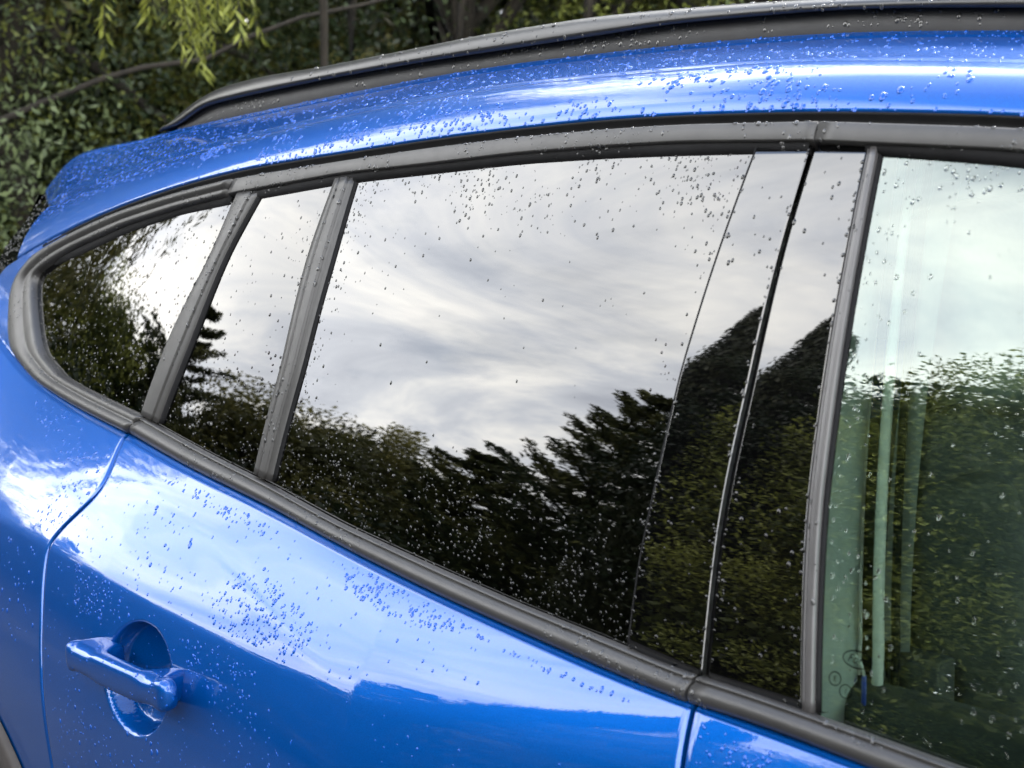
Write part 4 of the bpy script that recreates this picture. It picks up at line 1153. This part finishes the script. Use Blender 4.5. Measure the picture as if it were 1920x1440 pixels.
# mirrored in the car: the far side of the car park
willow('willow_tree', 'weeping willow mirrored at the pointed end of the quarter window', (-10.8, 2.1, 0), 11.0, 3.6, M['l_olive'], 2300, .16, .3, 60)
G1 = 'trees across the car park'
broad_tree('leafy_tree', 'low rounded tree mirrored in the quarter window beside the willow', polar(-167.5, 15, 0, (-1.1, .15)), 4.6, 2.3, 2.6, 2.2, M['l_mid'], 26000, .11, group=G1)
cedar('cedar_tree', 'open-branched conifer mirrored in the narrow fixed pane', polar(-158.5, 15, 0, (-.9, .1)), 5.6, 2.6, M['l_cedar'], 13, 8, 300, .13, .25, group=G1)
broad_tree('leafy_tree', 'olive tree mirrored low in the large pane next to the divider bar', polar(-149, 17, 0, (-.6, .05)), 5.0, 2.3, 2.7, 2.3, M['l_olive'], 26000, .12, group=G1)
broad_tree('leafy_tree', 'brownish green tree mirrored below the brightest cloud', polar(-144.6, 19, 0, (-.45, .05)), 5.6, 1.9, 3.1, 2.8, M['l_olive'], 26000, .12, group=G1)
cedar('cedar_tree', 'spreading cedar mirrored in the middle of the large pane', polar(-139.2, 15.5, 0, (-.33, .05)), 5.1, 2.6, M['l_cedar'], 15, 10, 380, .12, .30, group=G1)
cedar('cedar_tree', 'taller cedar mirrored beside the rear pillar cover', polar(-133.8, 15.0, 0, (-.15, .05)), 7.9, 2.6, M['l_cedar'], 17, 10, 380, .12, .42, group=G1)
spire('cypress_tree', 'tall dark cypress mirrored in the two black pillar covers', polar(-130.0, 13.0, 0, (-.02, .1)), 10.2, 1.0, M['l_yew'], 46000, .11, group=G1, expo=.85)
spire('cypress_tree', 'second dark cypress mirrored beside the front window seal', polar(-128.4, 13.4, 0, (0, .1)), 9.9, 1.6, M['l_yew'], 54000, .11, group=G1, expo=.82)
broad_tree('leafy_tree', 'bushy tree mirrored low in the front window behind the belt', polar(-124.0, 13.5, 0, (.1, .1)), 9.0, 2.3, 4.7, 4.6, M['l_deep'], 60000, .11, .45, 130, group=G1)
broad_tree('leafy_tree', 'large bushy tree mirrored in the front window by the seat belt', polar(-116.5, 11.0, 0, (.15, .1)), 9.2, 2.1, 4.7, 4.6, M['l_mid'], 80000, .09, .45, 210, group=G1)
broad_tree('leafy_tree', 'large bushy tree mirrored at the far edge of the front window', polar(-103, 10.5, 0, (.2, .1)), 9.0, 2.3, 4.6, 4.5, M['l_mid'], 56000, .10, .45, 180, group=G1)
broad_tree('leafy_tree', 'broad tree behind the photographer opposite the front door', polar(-97, 11.5, 0), 7.5, 2.5, 4.0, 3.6, M['l_deep'], 14000, .2, group=G1)
broad_tree('leafy_tree', 'broad tree behind the photographer opposite the bonnet', polar(-80, 13, 0), 7.0, 2.6, 3.8, 3.4, M['l_olive'], 12000, .2, group=G1)
broad_tree('leafy_tree', 'broad tree behind the photographer towards the car park exit', polar(-60, 15, 0), 7.0, 2.8, 3.8, 3.4, M['l_mid'], 12000, .2, group=G1)
hd = empty('clipped_hedge', (-8, -10.5, 0)); tag(hd, 'dark hedge along the far side of the car park', 'hedge')
n = 42000
hx_ = rng.uniform(-19, 9, n); u = rng.random(n)
hz_ = np.where(u < .7, rng.uniform(.05, 1.9, n), rng.uniform(1.6, 2.25, n)); hy_ = -10.2-rng.random(n)**2*1.1
hx_ = np.where(u > .93, -10.2-rng.random(n)*1.6, hx_); hy_ = np.where(u > .93, rng.uniform(-10, 6, n), hy_)
C_ = np.stack([hx_, hy_, hz_+.15*np.sin(hx_*1.7)], 1)
leaves('foliage', C_, rng.normal(size=(n, 3)), .16*rng.uniform(.6, 1.3, n), .08*rng.uniform(.6, 1.2, n), M['l_deep'], hd, .5+.3*rng.normal(size=n))
rows = [[(x, -10.75+.1*math.sin(x*2.1+z*3), z) for x in np.linspace(-19, 9, 80)] for z in (0, .6, 1.2, 1.75)]
grid('hedge_core', np.array(rows), M['l_deep'], hd)

n = 80000
az_ = np.radians(rng.uniform(-176, -58, n)); d_ = rng.uniform(19, 25, n); z_ = rng.uniform(0, 1, n)*5.2
C_ = np.stack([-.3+d_*np.cos(az_), .1+d_*np.sin(az_), z_*(.75+.25*np.sin(az_*31)*np.sin(az_*13))], 1)
wd = leaves('undergrowth', C_, rng.normal(size=(n, 3)), .40*rng.uniform(.6, 1.4, n), .20*rng.uniform(.6, 1.3, n), M['l_deep'], None, .5+.3*rng.normal(size=n))
tag(wd, 'dark undergrowth between the trees across the car park', 'undergrowth', kind='stuff')
# seen directly: the trees behind the car
G2 = 'trees behind the car'
lb = limb_path((-6.2, 1.2, 1.25), (-4.1, 3.4, 2.15), -.06, .035, 14)
broad_tree('leafy_tree', 'grey-green tree with a long slanting limb at the car\'s tail', (-6.3, 1.5, 0), 8.5, 2.3, 4.2, 3.8, M['l_ash'], 70000, .046, .42, 160, group=G2, core=False, sig=.15, paths=[(lb, .019, .008)])
broad_tree('leafy_tree', 'tree in yellow-green leaf low behind the spoiler', (-7.6, 3.4, 0), 8.5, 2.2, 4.0, 3.7, M['l_yel'], 66000, .043, .5, 150, group=G2, core=False, sig=.15)
broad_tree('leafy_tree', 'deep green tree with two dark upright stems above the rail', (-5.9, 5.4, 0), 9.0, 2.2, 4.4, 3.9, M['l_deep'], 52000, .046, .5, 140, group=G2, core=False, sig=.15, paths=[(limb_path((-5.2, 4.2, 0), (-5.4, 4.1, 4.6), 0, .06, 9), .038, .026), (limb_path((-5.0, 4.55, 0), (-4.95, 4.7, 4.8), 0, .07, 9), .045, .03)])
broad_tree('leafy_tree', 'sunlit tree behind the highest part of the roof rail', (-4.4, 6.4, 0), 8.6, 2.1, 4.0, 3.7, M['l_yel'], 54000, .043, .5, 130, group=G2, core=False, sig=.15, paths=[(limb_path((-4.35, 4.95, 0), (-4.5, 5.0, 4.6), 0, .06, 9), .06, .04)])
broad_tree('leafy_tree', 'dark tree behind the front of the roof rail', (-2.4, 6.2, 0), 8.5, 2.3, 4.2, 3.8, M['l_ash'], 30000, .07, .45, 110, group=G2, core=False, sig=.15)
broad_tree('leafy_tree', 'far tree in the gap behind the spoiler', (-10.5, 3.9, 0), 9.5, 2.9, 4.6, 4.4, M['l_deep'], 20000, .16, .5, 110, group=G2, core=False, sig=.15)
broad_tree('leafy_tree', 'far tree closing the gap between the dark stems', (-8.6, 7.8, 0), 9.5, 3.0, 4.6, 4.4, M['l_olive'], 20000, .16, .5, 110, group=G2, core=False, sig=.15)
broad_tree('leafy_tree', 'far tree above the middle of the roof', (-5.2, 9.8, 0), 9.8, 3.0, 4.6, 4.5, M['l_deep'], 18000, .17, .5, 100, group=G2, core=False, sig=.15)
broad_tree('leafy_tree', 'far tree above the front doors', (-.8, 9.6, 0), 9.5, 3.1, 4.6, 4.4, M['l_mid'], 16000, .18, .5, 90, group=G2, core=False, sig=.15)
n = 60000
az_ = np.radians(rng.uniform(92, 178, n)); d_ = rng.uniform(14, 19, n); z_ = rng.uniform(0, 1, n)**.9*10.5
C_ = np.stack([-.3+d_*np.cos(az_), .1+d_*np.sin(az_), z_*(.85+.15*np.sin(az_*23))], 1)
wd = leaves('woodland', C_, rng.normal(size=(n, 3)), .42*rng.uniform(.6, 1.4, n), .22*rng.uniform(.6, 1.3, n), M['l_deep'], None, .5+.3*rng.normal(size=n))
tag(wd, 'dark mass of foliage far behind the car', 'woodland', kind='stuff')
# overhanging spray of narrow bright leaves
wt = empty('willow_tree', (-4.4, 3.1, 0)); tag(wt, 'bright narrow-leaved branch hanging in front of the dark trees', 'tree', G2)
ps = [(limb_path((-4.4, 3.2, 0), (-4.1, 2.9, 3.4), 0, .08, 9), .022, .016)]
Cs, As, Ts = [], [], []
for k in range(64):
    e = np.array([-3.62, 1.95, 2.32])+rng.normal(size=3)*np.array([.10, .17, .10])
    s = np.array([-4.1, 2.9, 3.3])
    if k < 12: ps.append((limb_path(s, e, -.1, .1, 6), .014, .003))
    ln = rng.uniform(.16, .42); m = int(26*ln/.4)+6
    q = np.linspace(0, 1, m); dr_ = rng.normal(size=2)*.07
    P = np.stack([e[0]+dr_[0]*q, e[1]+dr_[1]*q, e[2]-ln*q], 1)
    ps.append((list(P[::max(1, m//5)]), .003, .0015))
    sd = rng.normal(size=(m, 3)); sd[:, 2] = 0; sd /= np.linalg.norm(sd, axis=1)[:, None]
    A = sd*.75+np.array([0, 0, -.85])+rng.normal(size=(m, 3))*.15
    Cs.append(P+A*.03); As.append(A); Ts.append(np.clip(.55+rng.normal()*.2+rng.normal(size=m)*.12, 0, 1))
woody(wt, 'trunk', ps, 6)
C_, A_, T_ = np.vstack(Cs), np.vstack(As), np.concatenate(Ts)
leaves('crown', C_, A_, .068*rng.uniform(.6, 1.3, len(C_)), .0125*rng.uniform(.7, 1.2, len(C_)), M['l_willow'], wt, T_)
